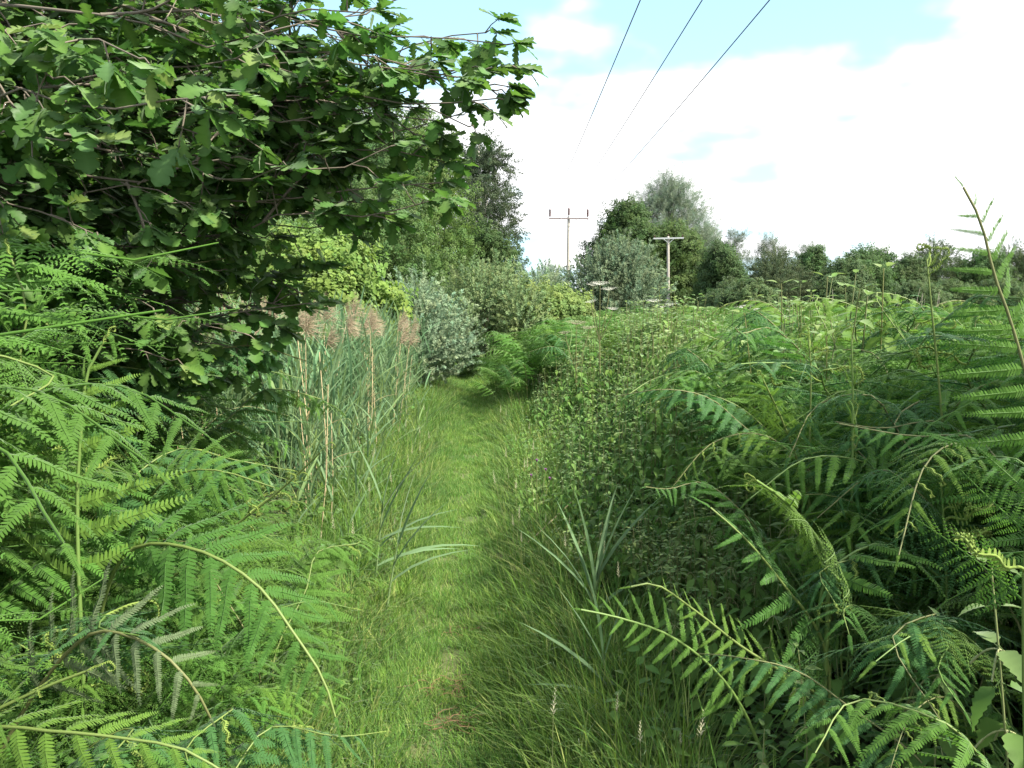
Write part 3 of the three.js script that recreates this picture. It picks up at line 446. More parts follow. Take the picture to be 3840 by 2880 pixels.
// ------------------------------------------------------------------ grass
// joined blades: list of [x, y, z, length, half width, lean direction, lean, bend, r, g, b]
function bladesGeo(list, long) {
  const nv = long ? 7 : 5, nt = long ? 5 : 3, pos = new Float32Array(list.length * nv * 3), col = new Float32Array(list.length * nv * 3), idx = new Uint32Array(list.length * nt * 3), ts = long ? [0, 0.4, 0.74, 1] : [0, 0.55, 1], ws = long ? [1, 0.92, 0.6, 0] : [1, 0.8, 0];
  let p = 0, c = 0, q = 0;
  list.forEach(([x, y, z, L, w, a, lean, bend, r, g, b], k) => {
    const ca = Math.cos(a), sa = Math.sin(a), u = 1 / Math.hypot(1, lean), v0 = k * nv;
    ts.forEach((t, i) => {
      const out = L * (lean * u * t + bend * t * t), up = L * (u * t - 0.45 * bend * t * t), W = w * ws[i], n = i === ts.length - 1 ? [0] : [-1, 1];
      for (const sd of n) { pos[p++] = x + ca * out - sa * W * sd; pos[p++] = y + up; pos[p++] = z + sa * out + ca * W * sd; col[c++] = r; col[c++] = g; col[c++] = b; }
    });
    for (let i = 0; i + 2 < ts.length; i++) { const o = v0 + i * 2; idx[q++] = o; idx[q++] = o + 1; idx[q++] = o + 3; idx[q++] = o; idx[q++] = o + 3; idx[q++] = o + 2; }
    idx[q++] = v0 + nv - 3; idx[q++] = v0 + nv - 2; idx[q++] = v0 + nv - 1;
  });
  const geo = new THREE.BufferGeometry(); geo.setAttribute('position', new THREE.BufferAttribute(pos, 3)); geo.setAttribute('color', new THREE.BufferAttribute(col, 3)); geo.setIndex(new THREE.BufferAttribute(idx, 1)); geo.computeVertexNormals(); return geo;
}
const bladeTone = (x, d) => { const m = fbm(x * 2.2, 4.4, d * 2.2, 3), q = rnd(), b = R(0.78, 1.22) * (1 + 0.35 * m); return q < 0.09 ? [b * 2.4, b * 1.5, b * 2.8] : [b * R(0.8, 1.2) * (1 + 0.3 * m), b, b * R(0.7, 1.3)]; };
const GRASS = leafMat(0.108, 0.212, 0.034, { vertexColors: true }), GRASS2 = leafMat(0.1, 0.19, 0.03, { vertexColors: true });
{
  const list = [];
  for (let k = 0; k < 150000; k++) {
    const d = 1.15 + 24 * Math.pow(rnd(), 2.1), side = R(-1, 1), x = pathX(d) + side * 0.3; if (fbm(x * 4, 3.3, d * 4, 3) < -0.14 && rnd() < 0.75) continue;
    const far = 1 + 0.11 * Math.max(0, d - 3), worn = 0.55 + 0.75 * Math.abs(side) + 0.5 * fbm(x * 2.5, 9.1, d * 1.6, 2);
    list.push([x, groundY(x, -d) - 0.005, -d, R(0.05, 0.125) * worn * (0.8 + 0.2 * far), 0.0017 * far * R(0.7, 1.3), R(0, 6.28), R(0.1, 0.9), R(0, 0.6), ...bladeTone(x, d)]);
  }
  whole('grass', bladesGeo(list, false), GRASS, 'short trodden grass on the path', 'grass', null, 'stuff');
  const v = [];
  for (let k = 0; k < 10500; k++) {
    const d = 1.3 + 22 * Math.pow(rnd(), 1.55), sd = rnd() < 0.52 ? -1 : 1, s = 0.24 + Math.pow(rnd(), 1.1) * (sd < 0 ? 0.78 : 0.6), far = 1 + 0.1 * Math.max(0, d - 3), h = (sd > 0 && d < 4.5 ? 0.3 : 0.27) * (0.5 + 0.75 * smooth(0.22, 0.7, s)) * R(0.6, 1.35), cx = pathX(d) + sd * s, tone = bladeTone(cx, d);
    for (let q = 0; q < 12; q++) { const a = R(0, 6.28), r = R(0, 0.07), x = cx + Math.cos(a) * r, z = -d + Math.sin(a) * r, b = R(0.8, 1.2); v.push([x, groundY(x, z) - 0.01, z, h * R(0.5, 1.2), 0.0026 * far * R(0.7, 1.3), a + R(-0.7, 0.7), R(0.05, 0.45), R(0.05, 0.8), tone[0] * b, tone[1] * b, tone[2] * b]); }
  }
  whole('verge_grass', bladesGeo(v, true), GRASS2, 'long green grass along both edges of the path', 'grass', null, 'stuff');
}
{ // low leafy plants on the ground between the tall stems
  const mb = new MB(); for (let k = 0; k < 26; k++) { const a = R(0, 6.28), o = V(R(-0.16, 0.16), R(0.02, 0.26), R(-0.16, 0.16)); mb.blade(o, V(Math.cos(a), R(-0.2, 0.4), Math.sin(a)), UP.clone().add(V(R(-0.4, 0.4), 0, R(-0.4, 0.4))), R(0.03, 0.06), [[0, 0.03], [0.25, 0.26], [0.6, 0.24], [1, 0.01]], 0.2, 0.2); }
  const list = []; for (let k = 0; k < 3600; k++) { const d = 0.8 + 13 * rnd(), sd = rnd() < 0.45 ? -1 : 1, s = 0.5 + rnd() * (1.2 + d * 0.45); list.push([pathX(d) + sd * s, d, s]); }
  mass('undergrowth', mb.geo(), NET[0], list, 'low leafy undergrowth between the tall stems', 'undergrowth', (M, [x, d, s]) => stand(M, x, groundY(x, -d), -d, R(0.7, 1.5) * (s < 0.8 ? 0.6 : 1), R(0, 6.28)), null, 0.3);
}

// ------------------------------------------------------------------ small plants and litter
const STRANDS = plain(0.17, 0.1, 0.05);
function litter(label, x, d, w, n) { const mb = new MB(); for (let k = 0; k < n; k++) { const o = V(R(-w, w), R(0.012, 0.05), R(-w, w) * 0.7), a = R(0, 6.28), p = [o]; for (let q = 1; q < 4; q++) p.push(p[q - 1].clone().add(V(Math.cos(a + q * 0.5) * 0.028, R(-0.008, 0.012), Math.sin(a + q * 0.5) * 0.028))); mb.tube(p, 0.0017, 0.0012, 3); } const m = whole('dead_bracken_litter', mb.geo(), STRANDS, label, 'litter', null, 'stuff'); m.position.set(x, groundY(x, -d), -d); }
litter('rust-brown scraps of dead bracken on the grass, the larger patch', -0.29, 3.15, 0.13, 44);
litter('rust-brown scraps of dead bracken near the path edge fronds', -0.23, 2.88, 0.1, 30);
litter('small scatter of reddish dead bracken farther along the path', -0.25, 3.7, 0.1, 16);
{
  const g = thing('dock', 'young dock with round bright leaves in the path grass', 'plant'), mb = new MB(); mb.blade(V(0, 0, 0), V(1, 0, 0), UP, 1, [[0, 0.05], [0.08, 0.3], [0.3, 0.46], [0.6, 0.45], [0.85, 0.28], [1, 0.03]], 0.15, 0.15); const geo = mb.geo();
  g.position.set(0.14, groundY(0.14, -2.62), -2.62);
  for (const [a, s, y, e] of [[2.6, 0.085, 0.09, 0.35], [0.5, 0.07, 0.06, 0.2], [4.2, 0.06, 0.05, 0.1], [1.6, 0.055, 0.07, 0.5]]) { const sb = new MB(), p = V(Math.cos(a) * 0.03, y, Math.sin(a) * 0.03); sb.tube([V(0, -0.02, 0), p], 0.0025, 0.002, 4); part('stalk', sb.geo(), STEM[1], g); fit(part('leaf', geo, FERN[3], g), basis(p, V(Math.cos(a), e, Math.sin(a)), V(0, 0.8, 0.5), s)); }
}
// hogweed: white umbels on ribbed branching stems
const WHITE = plain(0.78, 0.78, 0.7), DRY = plain(0.38, 0.34, 0.24);
const umbel = (() => { const mb = new MB(); for (let k = 0; k < 26; k++) { const a = k * 2.4, r = Math.sqrt(k / 26), p = V(Math.cos(a) * r, 0.32 - 0.12 * r * r, Math.sin(a) * r); mb.tube([V(0, 0, 0), p], 0.012, 0.008, 3, false); for (let q = 0; q < 9; q++) { const b = q * 2.4, s = 0.15 * Math.sqrt(q / 9), c = p.clone().add(V(Math.cos(b) * s, 0.03 + R(-0.02, 0.02), Math.sin(b) * s)); mb.blade(c, V(Math.cos(b), 0.1, Math.sin(b)), UP, 0.075, [[0, 0.3], [0.5, 0.5], [1, 0.2]], 0.05, 0); } } return mb.geo(); })();
function hogweed(label, x, d, heads, mat = WHITE) {
  const g = thing('hogweed', label, 'plant'), y0 = groundY(x, -d), top = Math.max(...heads.map((h) => h[1])), sb = new MB(); g.position.set(x, y0, -d);
  sb.tube([V(0, -0.05, 0), V(0.01, top * 0.4, 0), V(0, top * 0.66, 0)], 0.011, 0.007, 6);
  for (const [hx, hy, hz] of heads) sb.tube([V(0, top * 0.62, 0), V(hx * 0.45, top * 0.62 + (hy - top * 0.62) * 0.35, hz * 0.45), V(hx * 0.9, top * 0.62 + (hy - top * 0.62) * 0.75, hz * 0.9), V(hx, hy - 0.02, hz)], 0.0055, 0.0035, 5);
  part('stem', sb.geo(), STEM[2], g);
  for (const [hx, hy, hz, s] of heads) fit(part('umbel', umbel, mat, g), basis(V(hx, hy - 0.025, hz), V(1, R(-0.2, 0.2), 0), UP, s));
}
hogweed('tall hogweed with several small white umbels in front of the grey-green sallow', 1.0, 9, [[0.0, 1.76, 0, 0.12], [0.1, 1.7, 0.03, 0.1], [-0.1, 1.56, 0, 0.08], [0.14, 1.48, 0.05, 0.08], [-0.08, 1.75, -0.05, 0.08]]);
hogweed('hogweed with a flat white umbel beside the foot of the grey pole', 2.16, 12, [[0, 1.58, 0, 0.13], [0.25, 1.53, 0, 0.11], [0.1, 1.5, 0.1, 0.07]]);
hogweed('hogweed with one low white umbel out in the bracken field', 4.1, 14, [[0, 1.5, 0, 0.14], [0.18, 1.46, 0.05, 0.1]]);
hogweed('faded hogweed with dull seed umbels near the fern mound', 0.7, 8.6, [[0, 1.38, 0, 0.12], [0.14, 1.33, 0, 0.09], [-0.12, 1.28, 0.04, 0.08]], DRY);
{
  const g = thing('thistle', 'marsh thistle with small purple flower heads standing at the path edge', 'plant'), sb = new MB(), PUR = plain(0.27, 0.1, 0.28), x = 0.17, d = 5.3; g.position.set(x, groundY(x, -d), -d);
  const tops = [[0, 0.56, 0], [0.06, 0.5, 0.02], [-0.04, 0.46, 0.02], [0.09, 0.43, -0.02]];
  for (const t of tops) sb.tube([V(0, -0.04, 0), V(t[0] * 0.3, t[1] * 0.5, 0), V(...t)], 0.004, 0.0025, 4); part('stem', sb.geo(), NSTEM, g);
  const fb = new MB(); for (let k = 0; k < 22; k++) { const a = k * 2.4; fb.blade(V(0, 0, 0), V(Math.cos(a) * 0.5, R(0.7, 1.2), Math.sin(a) * 0.5).normalize(), V(-Math.cos(a), 0.4, -Math.sin(a)), 0.024, [[0, 0.1], [0.6, 0.12], [1, 0.02]], 0.1, 0); } const fg = fb.geo();
  for (const t of tops) fit(part('flower', fg, PUR, g), new THREE.Matrix4().setPosition(...t));
  const lb = new MB(); lb.blade(V(0, 0, 0), V(1, 0, 0), UP, 1, [[0, 0.02], [0.15, 0.12], [0.22, 0.05], [0.36, 0.16], [0.44, 0.06], [0.58, 0.13], [0.66, 0.05], [0.8, 0.09], [1, 0.01]], 0.3, 0.3); const lg = lb.geo();
  for (let k = 0; k < 9; k++) { const a = k * 2.4; fit(part('leaf', lg, REED[2], g), basis(V(0, 0.06 + k * 0.04, 0), V(Math.cos(a), 0.5, Math.sin(a)), UP, 0.15 - k * 0.008)); }
}
{ // flowering grasses: thin stalks with pale spikes, standing singly
  const spike = (() => { const mb = new MB(); for (let k = 0; k < 26; k++) { const t = k / 26, a = k * 2.4, o = V(0.012 * t, t, 0); mb.blade(o, V(Math.cos(a) * 0.6, 0.8, Math.sin(a) * 0.6).normalize(), V(-Math.cos(a), 0.5, -Math.sin(a)), 0.2 * (1.1 - t * 0.7), [[0, 0.03], [0.5, 0.17], [1, 0.02]], 0.2, 0.2); } return mb.geo(); })();
  const PALE = leafMat(0.3, 0.3, 0.19, { transmission: 0.2 }), stalk = (() => { const mb = new MB(); mb.tube([V(0, -0.03, 0), V(0.02, 0.5, 0), V(0.07, 1, 0)], 0.0035, 0.0018, 4); return mb.geo(); })();
  const proto = new THREE.Group(); part('stalk', stalk, NSTEM, proto); const s = part('seed_spike', spike, PALE, proto); s.position.set(0.07, 0.98, 0); s.scale.setScalar(0.17);
  const put = (x, d, h, label, group) => { const o = copyOf(proto, 'flowering_grass', label, 'grass', group); o.position.set(x, groundY(x, -d), -d); o.rotation.set(R(-0.1, 0.1), R(0, 6.28), R(-0.15, 0.15)); o.scale.setScalar(h); };
  for (let k = 0; k < 46; k++) { const d = R(2.0, 9), sd = rnd() < 0.5 ? -1 : 1, x = pathX(d) + sd * R(0.3, 0.75); put(x, d, R(0.28, 0.52), 'thin grass stalk with a pale flower spike along the path edge', 'flowering grasses along the path'); }
}
{ // bare dead stems out in the field
  const mb = new MB(); mb.tube([V(0, -0.05, 0), V(0.03, 0.8, 0), V(-0.02, 1.6, 0), V(0.06, 2.1, 0.02)], 0.014, 0.006, 5); mb.tube([V(0, 1.2, 0), V(0.14, 1.6, 0.03), V(0.18, 1.9, 0.02)], 0.007, 0.004, 4); const geo = mb.geo(), m = plain(0.3, 0.27, 0.22);
  for (const [x, d, s, rz] of [[17.6, 36, 1.05, 0.1], [18.6, 36.5, 1.15, -0.05], [19.3, 37, 1.0, 0.14], [14.2, 35, 1.1, 0.05], [20.4, 38, 1.1, -0.12], [8.6, 30, 0.92, 0.35], [11.6, 32, 1.0, 0.3]]) { const o = whole('withered_weed', geo, m, 'bare grey dead stem sticking up out of the bracken field', 'stem', 'dead stems in the bracken field'); o.position.set(x, groundY(x, -d), -d); o.scale.setScalar(s); o.rotation.set(0, R(0, 6), rz); }
}

// ------------------------------------------------------------------ bushes and trees
const SPR = {};
function sprig(n, L, leafLen, prof, up, jitter, droop = 0, opts = {}) { // a leafy twig along +y
  const mb = new MB(); mb.tube([V(0, 0, 0), V(R(-0.03, 0.03), L * 0.5, 0), V(0.02, L, 0)], 0.006, 0.002, 3, false);
  for (let k = 0; k < n; k++) {
    const t = Math.pow(rnd(), 0.8), a = k * 2.4 + R(-0.4, 0.4), w = (opts.wide ?? 0.06) * (1.1 - t), o = V(Math.cos(a) * w * rnd(), t * L, Math.sin(a) * w * rnd());
    const D = V(Math.cos(a), up + R(-jitter, jitter) - droop, Math.sin(a)).normalize();
    mb.blade(o, D, V(-Math.cos(a) * 0.4 + R(-0.5, 0.5), 1, -Math.sin(a) * 0.4 + R(-0.5, 0.5)), leafLen * R(0.7, 1.2), prof, 0.25, 0.15);
  }
  return mb.geo();
}
const ROUND = [[0, 0.03], [0.35, 0.36], [0.75, 0.3], [1, 0.02]], OVAL = [[0, 0.02], [0.4, 0.2], [0.8, 0.15], [1, 0.01]], NARROW = [[0, 0.02], [0.4, 0.085], [1, 0.01]];
SPR.broad = sprig(46, 0.5, 0.085, ROUND, 0.3, 0.5, 0, { wide: 0.32 });
SPR.small = sprig(60, 0.5, 0.055, ROUND, 0.1, 0.6, 0, { wide: 0.3 });
SPR.birch = sprig(60, 0.7, 0.055, ROUND, -0.3, 0.5, 0.3, { wide: 0.16 });
SPR.sallow = sprig(36, 0.6, 0.085, OVAL, 1.2, 0.4, 0, { wide: 0.03 });
SPR.willow = sprig(64, 0.7, 0.1, NARROW, 0.5, 0.5, 0, { wide: 0.22 });
const BARK = plain(0.14, 0.115, 0.085), BIRCHBARK = (() => { const t = grain(64, 256, (u, v) => { const n = fbm(u * 3, v * 26, 1.2, 3), k = n > 0.16 ? 60 : 205 + 40 * fbm(u * 9, v * 9, 4, 2); return [k, k * 0.98, k * 0.93]; }, [1, 1]); return new THREE.MeshStandardMaterial({ map: t, roughness: 0.85 }); })();
function tree(name, label, category, o) {
  const { x, d, top, base = 0, w, depth = w, sprigKind, color, clumps = 24, count = 1200, size = 1, trunk = true, bark = BARK, upright = 0.35, group, taper = 0.5, tint = 0.22, bottom = 0.1, trunkTop = 0.7 } = o;
  const g = thing(name, label, category, group); const y0 = groundY(x, -d); g.position.set(x, y0, -d);
  const h = top - y0, low = h * bottom, cy = (h + low) / 2, ry = (h - low) / 2, rx = w / 2, rz = depth / 2, cl = [];
  for (let k = 0; k < clumps; k++) {
    const v = 1 - 2 * (k + 0.5) / clumps, a = k * 2.4 + R(-0.5, 0.5), q = Math.sqrt(1 - v * v), f = R(0.5, 0.82), pinch = v > 0 ? 1 - taper * v * v : 1;
    const r = R(0.26, 0.42) * Math.min(rx, ry) * 1.05;
    cl.push([Math.cos(a) * q * rx * f * pinch, cy + v * ry * R(0.7, 0.86), Math.sin(a) * q * rz * f * pinch, r]);
  }
  const tb = new MB(), th = h * trunkTop, rad = o.rad ?? Math.max(0.03, h * 0.016);
  tb.tube([V(0, -0.1, 0), V(R(-0.04, 0.04) * w * 0.5, th * 0.35, 0), V(R(-0.08, 0.08) * w * 0.5, th * 0.7, R(-0.05, 0.05) * w), V(R(-0.08, 0.08) * w, th, 0)], rad, rad * 0.3, 8);
  for (const c of cl) { const s = V(0, Math.min(th * 0.95, Math.max(0.1, c[1] * R(0.35, 0.75))), 0); tb.tube([s, s.clone().lerp(V(c[0], c[1], c[2]), 0.5).add(V(0, R(0, 0.05) * h, 0)), V(c[0], c[1], c[2])], rad * 0.42, rad * 0.1, 4, false); }
  const tg = tb.geo(); if (bark.map) { const p = tg.attributes.position, uv = new Float32Array(p.count * 2); for (let k = 0; k < p.count; k++) { uv[k * 2] = Math.atan2(p.getZ(k), p.getX(k)) * 0.3; uv[k * 2 + 1] = p.getY(k) * 0.35; } tg.setAttribute('uv', new THREE.BufferAttribute(uv, 2)); }
  part('trunk', tg, bark, g);
  const list = [], total = cl.reduce((a, c) => a + c[3] * c[3], 0);
  for (const c of cl) {
    const n = Math.max(4, Math.round(count * c[3] * c[3] / total));
    for (let k = 0; k < n; k++) {
      const v = R(-0.75, 1), a = R(0, 6.28), q = Math.sqrt(1 - v * v), dir = V(Math.cos(a) * q, v, Math.sin(a) * q), f = Math.pow(rnd(), 0.4) * R(0.85, 1.12);
      list.push([V(c[0], c[1], c[2]).addScaledVector(dir, c[3] * f), dir]);
    }
  }
  mass('crown', SPR[sprigKind], leafMat(...color, o.mat ?? {}), list, '', '', (M, [p, dir]) => {
    const Y = dir.clone().add(V(0, upright, 0)).add(V(R(-0.4, 0.4), R(-0.3, 0.3), R(-0.4, 0.4))).normalize(), X = V(R(-1, 1), R(-1, 1), R(-1, 1)).cross(Y).normalize(), s = size * R(0.75, 1.25);
    M.makeBasis(X.clone().multiplyScalar(s), Y.clone().multiplyScalar(s), X.clone().cross(Y).multiplyScalar(s)).setPosition(p);
  }, g, tint);
  return g;
}
const SILVER = [0.2, 0.28, 0.17], MIDG = [0.088, 0.155, 0.035], DARKG = [0.052, 0.1, 0.024], LIME = [0.14, 0.225, 0.045], PALEW = [0.13, 0.18, 0.115];
tree('hazel_bush', 'bright yellow-green rounded bush behind the reed plumes', 'bush', { x: -2.95, d: 12, top: 2.54, w: 2.3, sprigKind: 'broad', color: LIME, clumps: 26, count: 1100, size: 0.75, rad: 0.03 });
tree('sallow_bush', 'silvery sallow bush leaning over beside the reeds', 'bush', { x: -1.8, d: 14, top: 1.88, w: 2.0, sprigKind: 'sallow', color: SILVER, clumps: 26, count: 1500, size: 0.62, rad: 0.03, upright: 0.8, taper: 0.2, bottom: 0 });
tree('sallow_bush', 'grey-green sallow bush at the end of the path', 'bush', { x: -0.55, d: 18, top: 2.4, w: 2.9, sprigKind: 'sallow', color: [0.18, 0.255, 0.11], clumps: 26, count: 1600, size: 0.66, rad: 0.03, upright: 0.8, taper: 0.2, bottom: 0 });
tree('sallow_bush', 'yellow-green round-leaved bush in front of the pole with brown insulators', 'bush', { x: 0.75, d: 18.5, top: 1.98, w: 2.7, sprigKind: 'broad', color: [0.15, 0.22, 0.06], clumps: 26, count: 1500, size: 0.62, rad: 0.03, upright: 0.5, taper: 0.2, bottom: 0 });
tree('sallow_bush', 'spiky grey-green sallow bush between the two poles', 'bush', { x: 3.95, d: 30, top: 3.78, w: 3.7, sprigKind: 'sallow', color: [0.14, 0.2, 0.115], clumps: 30, count: 1900, size: 0.95, rad: 0.04, upright: 0.9, taper: 0.5, bottom: 0 });
tree('sallow_bush', 'pale sallow showing over the bush at the foot of the pole', 'bush', { x: 1.2, d: 32, top: 2.9, w: 3.2, sprigKind: 'sallow', color: SILVER, clumps: 20, count: 900, size: 0.9, rad: 0.04, upright: 0.8, bottom: 0 });
tree('birch_tree', 'tall birch with white limbs and loose drooping dark foliage', 'tree', { x: -1.5, d: 38, top: 10.10, w: 3.4, sprigKind: 'birch', color: [0.055, 0.085, 0.04], clumps: 30, count: 1800, size: 1.0, bark: BIRCHBARK, rad: 0.13, upright: -0.4, bottom: 0.12, taper: 0.35, trunkTop: 0.92 });
tree('alder_tree', 'low dark rounded tree at the foot of the birch', 'tree', { x: -1.25, d: 35, top: 5.06, w: 3.4, sprigKind: 'small', color: DARKG, clumps: 26, count: 1500, size: 1.0, bottom: 0 });
tree('birch_tree', 'light green birch filling the gap behind the oak leaf tips', 'tree', { x: -3.4, d: 28, top: 8.65, w: 4.4, sprigKind: 'small', color: MIDG, clumps: 36, count: 2600, size: 1.05, bark: BIRCHBARK, rad: 0.12, upright: 0, bottom: 0.02 });
tree('birch_tree', 'broad mid-green tree behind the bright bush', 'tree', { x: -5.6, d: 24, top: 9.38, w: 5, sprigKind: 'small', color: [0.06, 0.12, 0.035], clumps: 36, count: 2800, size: 1.05, upright: 0, bottom: 0.02 });
tree('sallow_tree', 'green tree behind the silvery sallow', 'tree', { x: -3.6, d: 20, top: 4.72, w: 4, sprigKind: 'small', color: [0.075, 0.14, 0.035], clumps: 30, count: 2000, size: 0.9, bottom: 0 });
tree('birch_tree', 'green tree showing through gaps between the oak boughs', 'tree', { x: -9, d: 20, top: 10.32, w: 6.5, sprigKind: 'broad', color: MIDG, clumps: 40, count: 2600, size: 1.2, bottom: 0.02 });
tree('sallow_tree', 'leafy sallow standing behind the oak and bracken', 'tree', { x: -6, d: 12.5, top: 5.20, w: 5, sprigKind: 'broad', color: [0.075, 0.14, 0.035], clumps: 36, count: 2400, size: 0.95, bottom: 0 });
tree('sallow_tree', 'dense sallow close behind the oak trunk', 'tree', { x: -7.2, d: 8.2, top: 5.63, w: 5, sprigKind: 'broad', color: [0.075, 0.14, 0.035], clumps: 36, count: 2600, size: 0.9, bottom: 0 });
// stands beside the viewer and shades the near bracken
tree('ash_tree', 'tree beside the path whose shade falls over the near bracken', 'tree', { x: 5.55, d: 0.9, top: 5.2, w: 3.4, depth: 3.0, sprigKind: 'broad', color: [0.075, 0.135, 0.035], clumps: 22, count: 1100, size: 1.0, bottom: 0.36, rad: 0.11 });
// beyond the bracken field
tree('alder_tree', 'big dark green alder beside the grey pole', 'tree', { x: 11.1, d: 78, top: 12.04, w: 8.1, sprigKind: 'broad', color: DARKG, clumps: 40, count: 2800, size: 1.5, bottom: 0 });
tree('alder_tree', 'leafy green alder standing right behind the grey pole', 'tree', { x: 15.6, d: 78, top: 9.64, w: 7.4, sprigKind: 'broad', color: [0.07, 0.12, 0.03], clumps: 40, count: 2800, size: 1.4, bottom: 0 });
tree('willow_tree', 'tall pale blue-grey willow rising behind the dark alder', 'tree', { x: 19.5, d: 100, top: 18.29, w: 13, sprigKind: 'willow', color: PALEW, clumps: 44, count: 5200, size: 1.7, upright: 0.6, bottom: 0.05, taper: 0.65 });
tree('willow_tree', 'narrow grey willow next to the tall pale willow', 'tree', { x: 25.5, d: 104, top: 11.95, w: 5.2, sprigKind: 'willow', color: [0.12, 0.155, 0.105], clumps: 20, count: 900, size: 1.6, upright: 0.7, bottom: 0.05, taper: 0.6 });
tree('poplar_tree', 'thin pale poplar with see-through foliage', 'tree', { x: 25.2, d: 90, top: 10.43, w: 3.6, sprigKind: 'willow', color: [0.12, 0.155, 0.11], clumps: 18, count: 560, size: 1.6, upright: 0.8, bottom: 0.1, taper: 0.6 });
tree('poplar_tree', 'loose grey-green poplar behind the olive scrub', 'tree', { x: 31.2, d: 96, top: 10.23, w: 5, sprigKind: 'willow', color: [0.115, 0.15, 0.1], clumps: 18, count: 560, size: 1.7, upright: 0.6, bottom: 0.1 });
tree('poplar_tree', 'sparse grey-green poplar beyond the scrub with ragged crown', 'tree', { x: 35.6, d: 95, top: 9.51, w: 4.6, sprigKind: 'willow', color: [0.115, 0.15, 0.1], clumps: 16, count: 480, size: 1.7, upright: 0.6, bottom: 0.1 });
tree('scrub_tree', 'rounded olive-green scrub birch in front of the grey poplars', 'tree', { x: 21.2, d: 64, top: 5.62, w: 6, sprigKind: 'birch', color: [0.065, 0.095, 0.04], clumps: 34, count: 2000, size: 1.3, upright: -0.2, bottom: 0 });
tree('scrub_tree', 'dark green scrub between the alder and the olive birch', 'tree', { x: 18.4, d: 70, top: 7.0, w: 4.6, sprigKind: 'broad', color: [0.055, 0.105, 0.03], clumps: 24, count: 1300, size: 1.4, bottom: 0 });
tree('willow_bush', 'small pale far bush seen past the pole with brown insulators', 'bush', { x: 4.6, d: 92, top: 6.36, w: 5, sprigKind: 'willow', color: PALEW, clumps: 18, count: 700, size: 1.5, bottom: 0 });
const LINE = [[27.5, 66, 5.19, 5.06, 0], [29.6, 78, 7.18, 3.74, 1], [33, 76, 6.81, 6.6000000000000005, 1], [36.5, 80, 7.32, 6.050000000000001, 1], [40, 80, 6.42, 5.5, 0], [43.5, 82, 7.8, 6.6000000000000005, 2], [47.5, 80, 7.1, 6.6000000000000005, 1], [51.5, 82, 7.58, 6.6000000000000005, 2], [55.5, 82, 7.35, 6.6000000000000005, 1], [60, 84, 7.83, 7.15, 1], [24.5, 60, 3.35, 4, 3], [28.5, 56, 2.89, 5, 3], [33, 60, 3.15, 5.5, 3], [38, 62, 3.29, 6, 3], [43, 64, 3.42, 6, 3], [16, 58, 3.12, 4, 3], [13.6, 46, 2.63, 3, 3]];
const LCOL = [[0.066, 0.112, 0.036], [0.055, 0.11, 0.03], [0.062, 0.098, 0.037], [0.08, 0.13, 0.045]];
for (const [x, d, top, w, c] of LINE) tree('hedge_tree', c === 3 ? 'low grey-green bush along the foot of the far treeline' : c === 2 ? 'taller dull green tree in the far treeline past the bracken field' : 'dark green tree in the far treeline past the bracken field', c === 3 ? 'bush' : 'tree', { x, d, top, w, sprigKind: c === 2 ? 'birch' : c === 3 ? 'small' : 'broad', color: LCOL[c], clumps: 24, count: 1300, size: 1.5, bottom: 0, group: c === 3 ? 'low bushes along the far treeline' : c === 2 ? 'taller trees of the far treeline' : 'trees of the far treeline' });

// ------------------------------------------------------------------ poles and wires
const WOOD = new THREE.MeshStandardMaterial({ map: grain(128, 512, (u, v) => { const n = fbm(u * 14, v * 2.5, 1, 4), m = fbm(u * 3, v * 9, 6, 3), k = 158 + 50 * n + 30 * m; return [k, k * 0.97, k * 0.91]; }, [1, 1]), roughness: 0.9 });
const STEEL = plain(0.34, 0.35, 0.36, { roughness: 0.6, metalness: 0.3 }), BROWN = plain(0.085, 0.035, 0.028, { roughness: 0.35 }), PALESTEEL = plain(0.3, 0.33, 0.33, { roughness: 0.6 });
const lathe = (pts, n = 14) => new THREE.LatheGeometry(pts.map((p) => new THREE.Vector2(...p)), n);
const shedProfile = (h, r) => { const a = [[0, 0], [r * 0.55, 0]]; const k = 6; for (let i = 0; i < k; i++) { const y = h * (0.08 + 0.8 * i / k); a.push([r * 0.6, y], [r, y + h * 0.02], [r * 0.95, y + h * 0.05], [r * 0.6, y + h * 0.1]); } a.push([r * 0.5, h * 0.92], [r * 0.35, h], [0, h]); return a; };
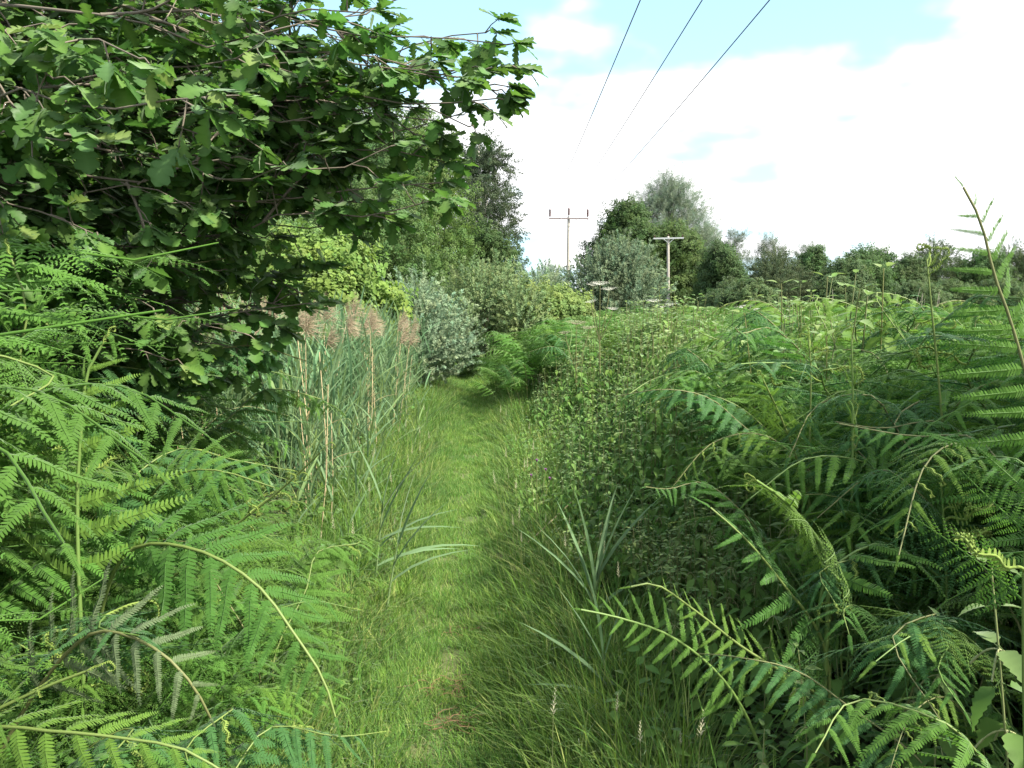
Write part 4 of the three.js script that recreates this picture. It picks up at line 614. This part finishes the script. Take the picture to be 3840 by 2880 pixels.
{
  const g = thing('utility_pole', 'wooden power pole with a dark crossarm and three tall brown insulators', 'pole'); g.position.set(4.36, 0, -62); g.rotation.z = -0.004;
  part('post', lathe([[0, -0.4], [0.15, -0.4], [0.145, 2], [0.125, 5], [0.105, 8.62], [0.1, 8.7], [0, 8.72]]), WOOD, g);
  const arm = part('crossarm', new THREE.BoxGeometry(3.06, 0.11, 0.1), plain(0.16, 0.13, 0.13, { roughness: 0.7 }), g); arm.position.set(0, 8.5, 0.16);
  for (const s of [-1, 1]) { const mb = new MB(); mb.tube([V(s * 0.62, 8.46, 0.22), V(s * 0.05, 7.98, 0.22)], 0.022, 0.022, 6); part('brace', mb.geo(), STEEL, g); }
  const geo = lathe(shedProfile(0.62, 0.1));
  for (const s of [-1, 0, 1]) { const i = part('insulator', geo, BROWN, g); i.position.set(s * 1.46, 8.64 + (s ? 0 : 0.1), 0.16); const mb = new MB(); mb.tube([V(s * 1.46, 8.4, 0.16), V(s * 1.46, 8.66 + (s ? 0 : 0.1), 0.16)], 0.03, 0.03, 6); part('pin', mb.geo(), STEEL, g); }
}
{
  const g = thing('utility_pole', 'grey wooden pole with a wide pale crossarm in front of the alder', 'pole'); g.position.set(14.25, 0, -72); g.rotation.z = 0.02;
  part('post', lathe([[0, -0.4], [0.16, -0.4], [0.15, 2], [0.13, 5], [0.11, 7.95], [0.105, 8.05], [0, 8.07]]), WOOD, g);
  const arm = part('crossarm', new THREE.BoxGeometry(2.75, 0.13, 0.12), PALESTEEL, g); arm.position.set(0, 7.87, 0.19);
  for (const s of [-1, 1]) { const mb = new MB(); mb.tube([V(s * 0.45, 7.79, 0.27), V(s * 0.05, 7.45, 0.27)], 0.026, 0.026, 6); part('brace', mb.geo(), PALESTEEL, g); }
  const geo = lathe(shedProfile(0.2, 0.06));
  for (const s of [-1, 0, 1]) { const i = part('insulator', geo, BROWN, g); i.position.set(s * 1.25, s ? 7.95 : 8.05, s ? 0.19 : 0); }
}
for (const [k, x, label] of [[-1, 2.9, 'thin power wire strung from the insulator nearest the birch'], [0, 4.36, 'thin power wire strung from the middle insulator'], [1, 5.82, 'thin power wire strung from the insulator nearest the alder']]) {
  const mb = new MB(), pts = []; for (let q = 0; q <= 40; q++) { const t = q / 40, z = -61.84 + t * 90; pts.push(V(x, 9.2 + (k ? 0 : 0.1) - 4 * t * (1 - t) * 0.62 - 0.1 * t, z)); }
  mb.tube(pts, 0.015, 0.015, 6); whole('power_wire', mb.geo(), plain(0.06, 0.07, 0.09, { roughness: 0.5 }), label, 'wire');
}

scene.updateMatrixWorld(true);
renderer.render(scene, camera);
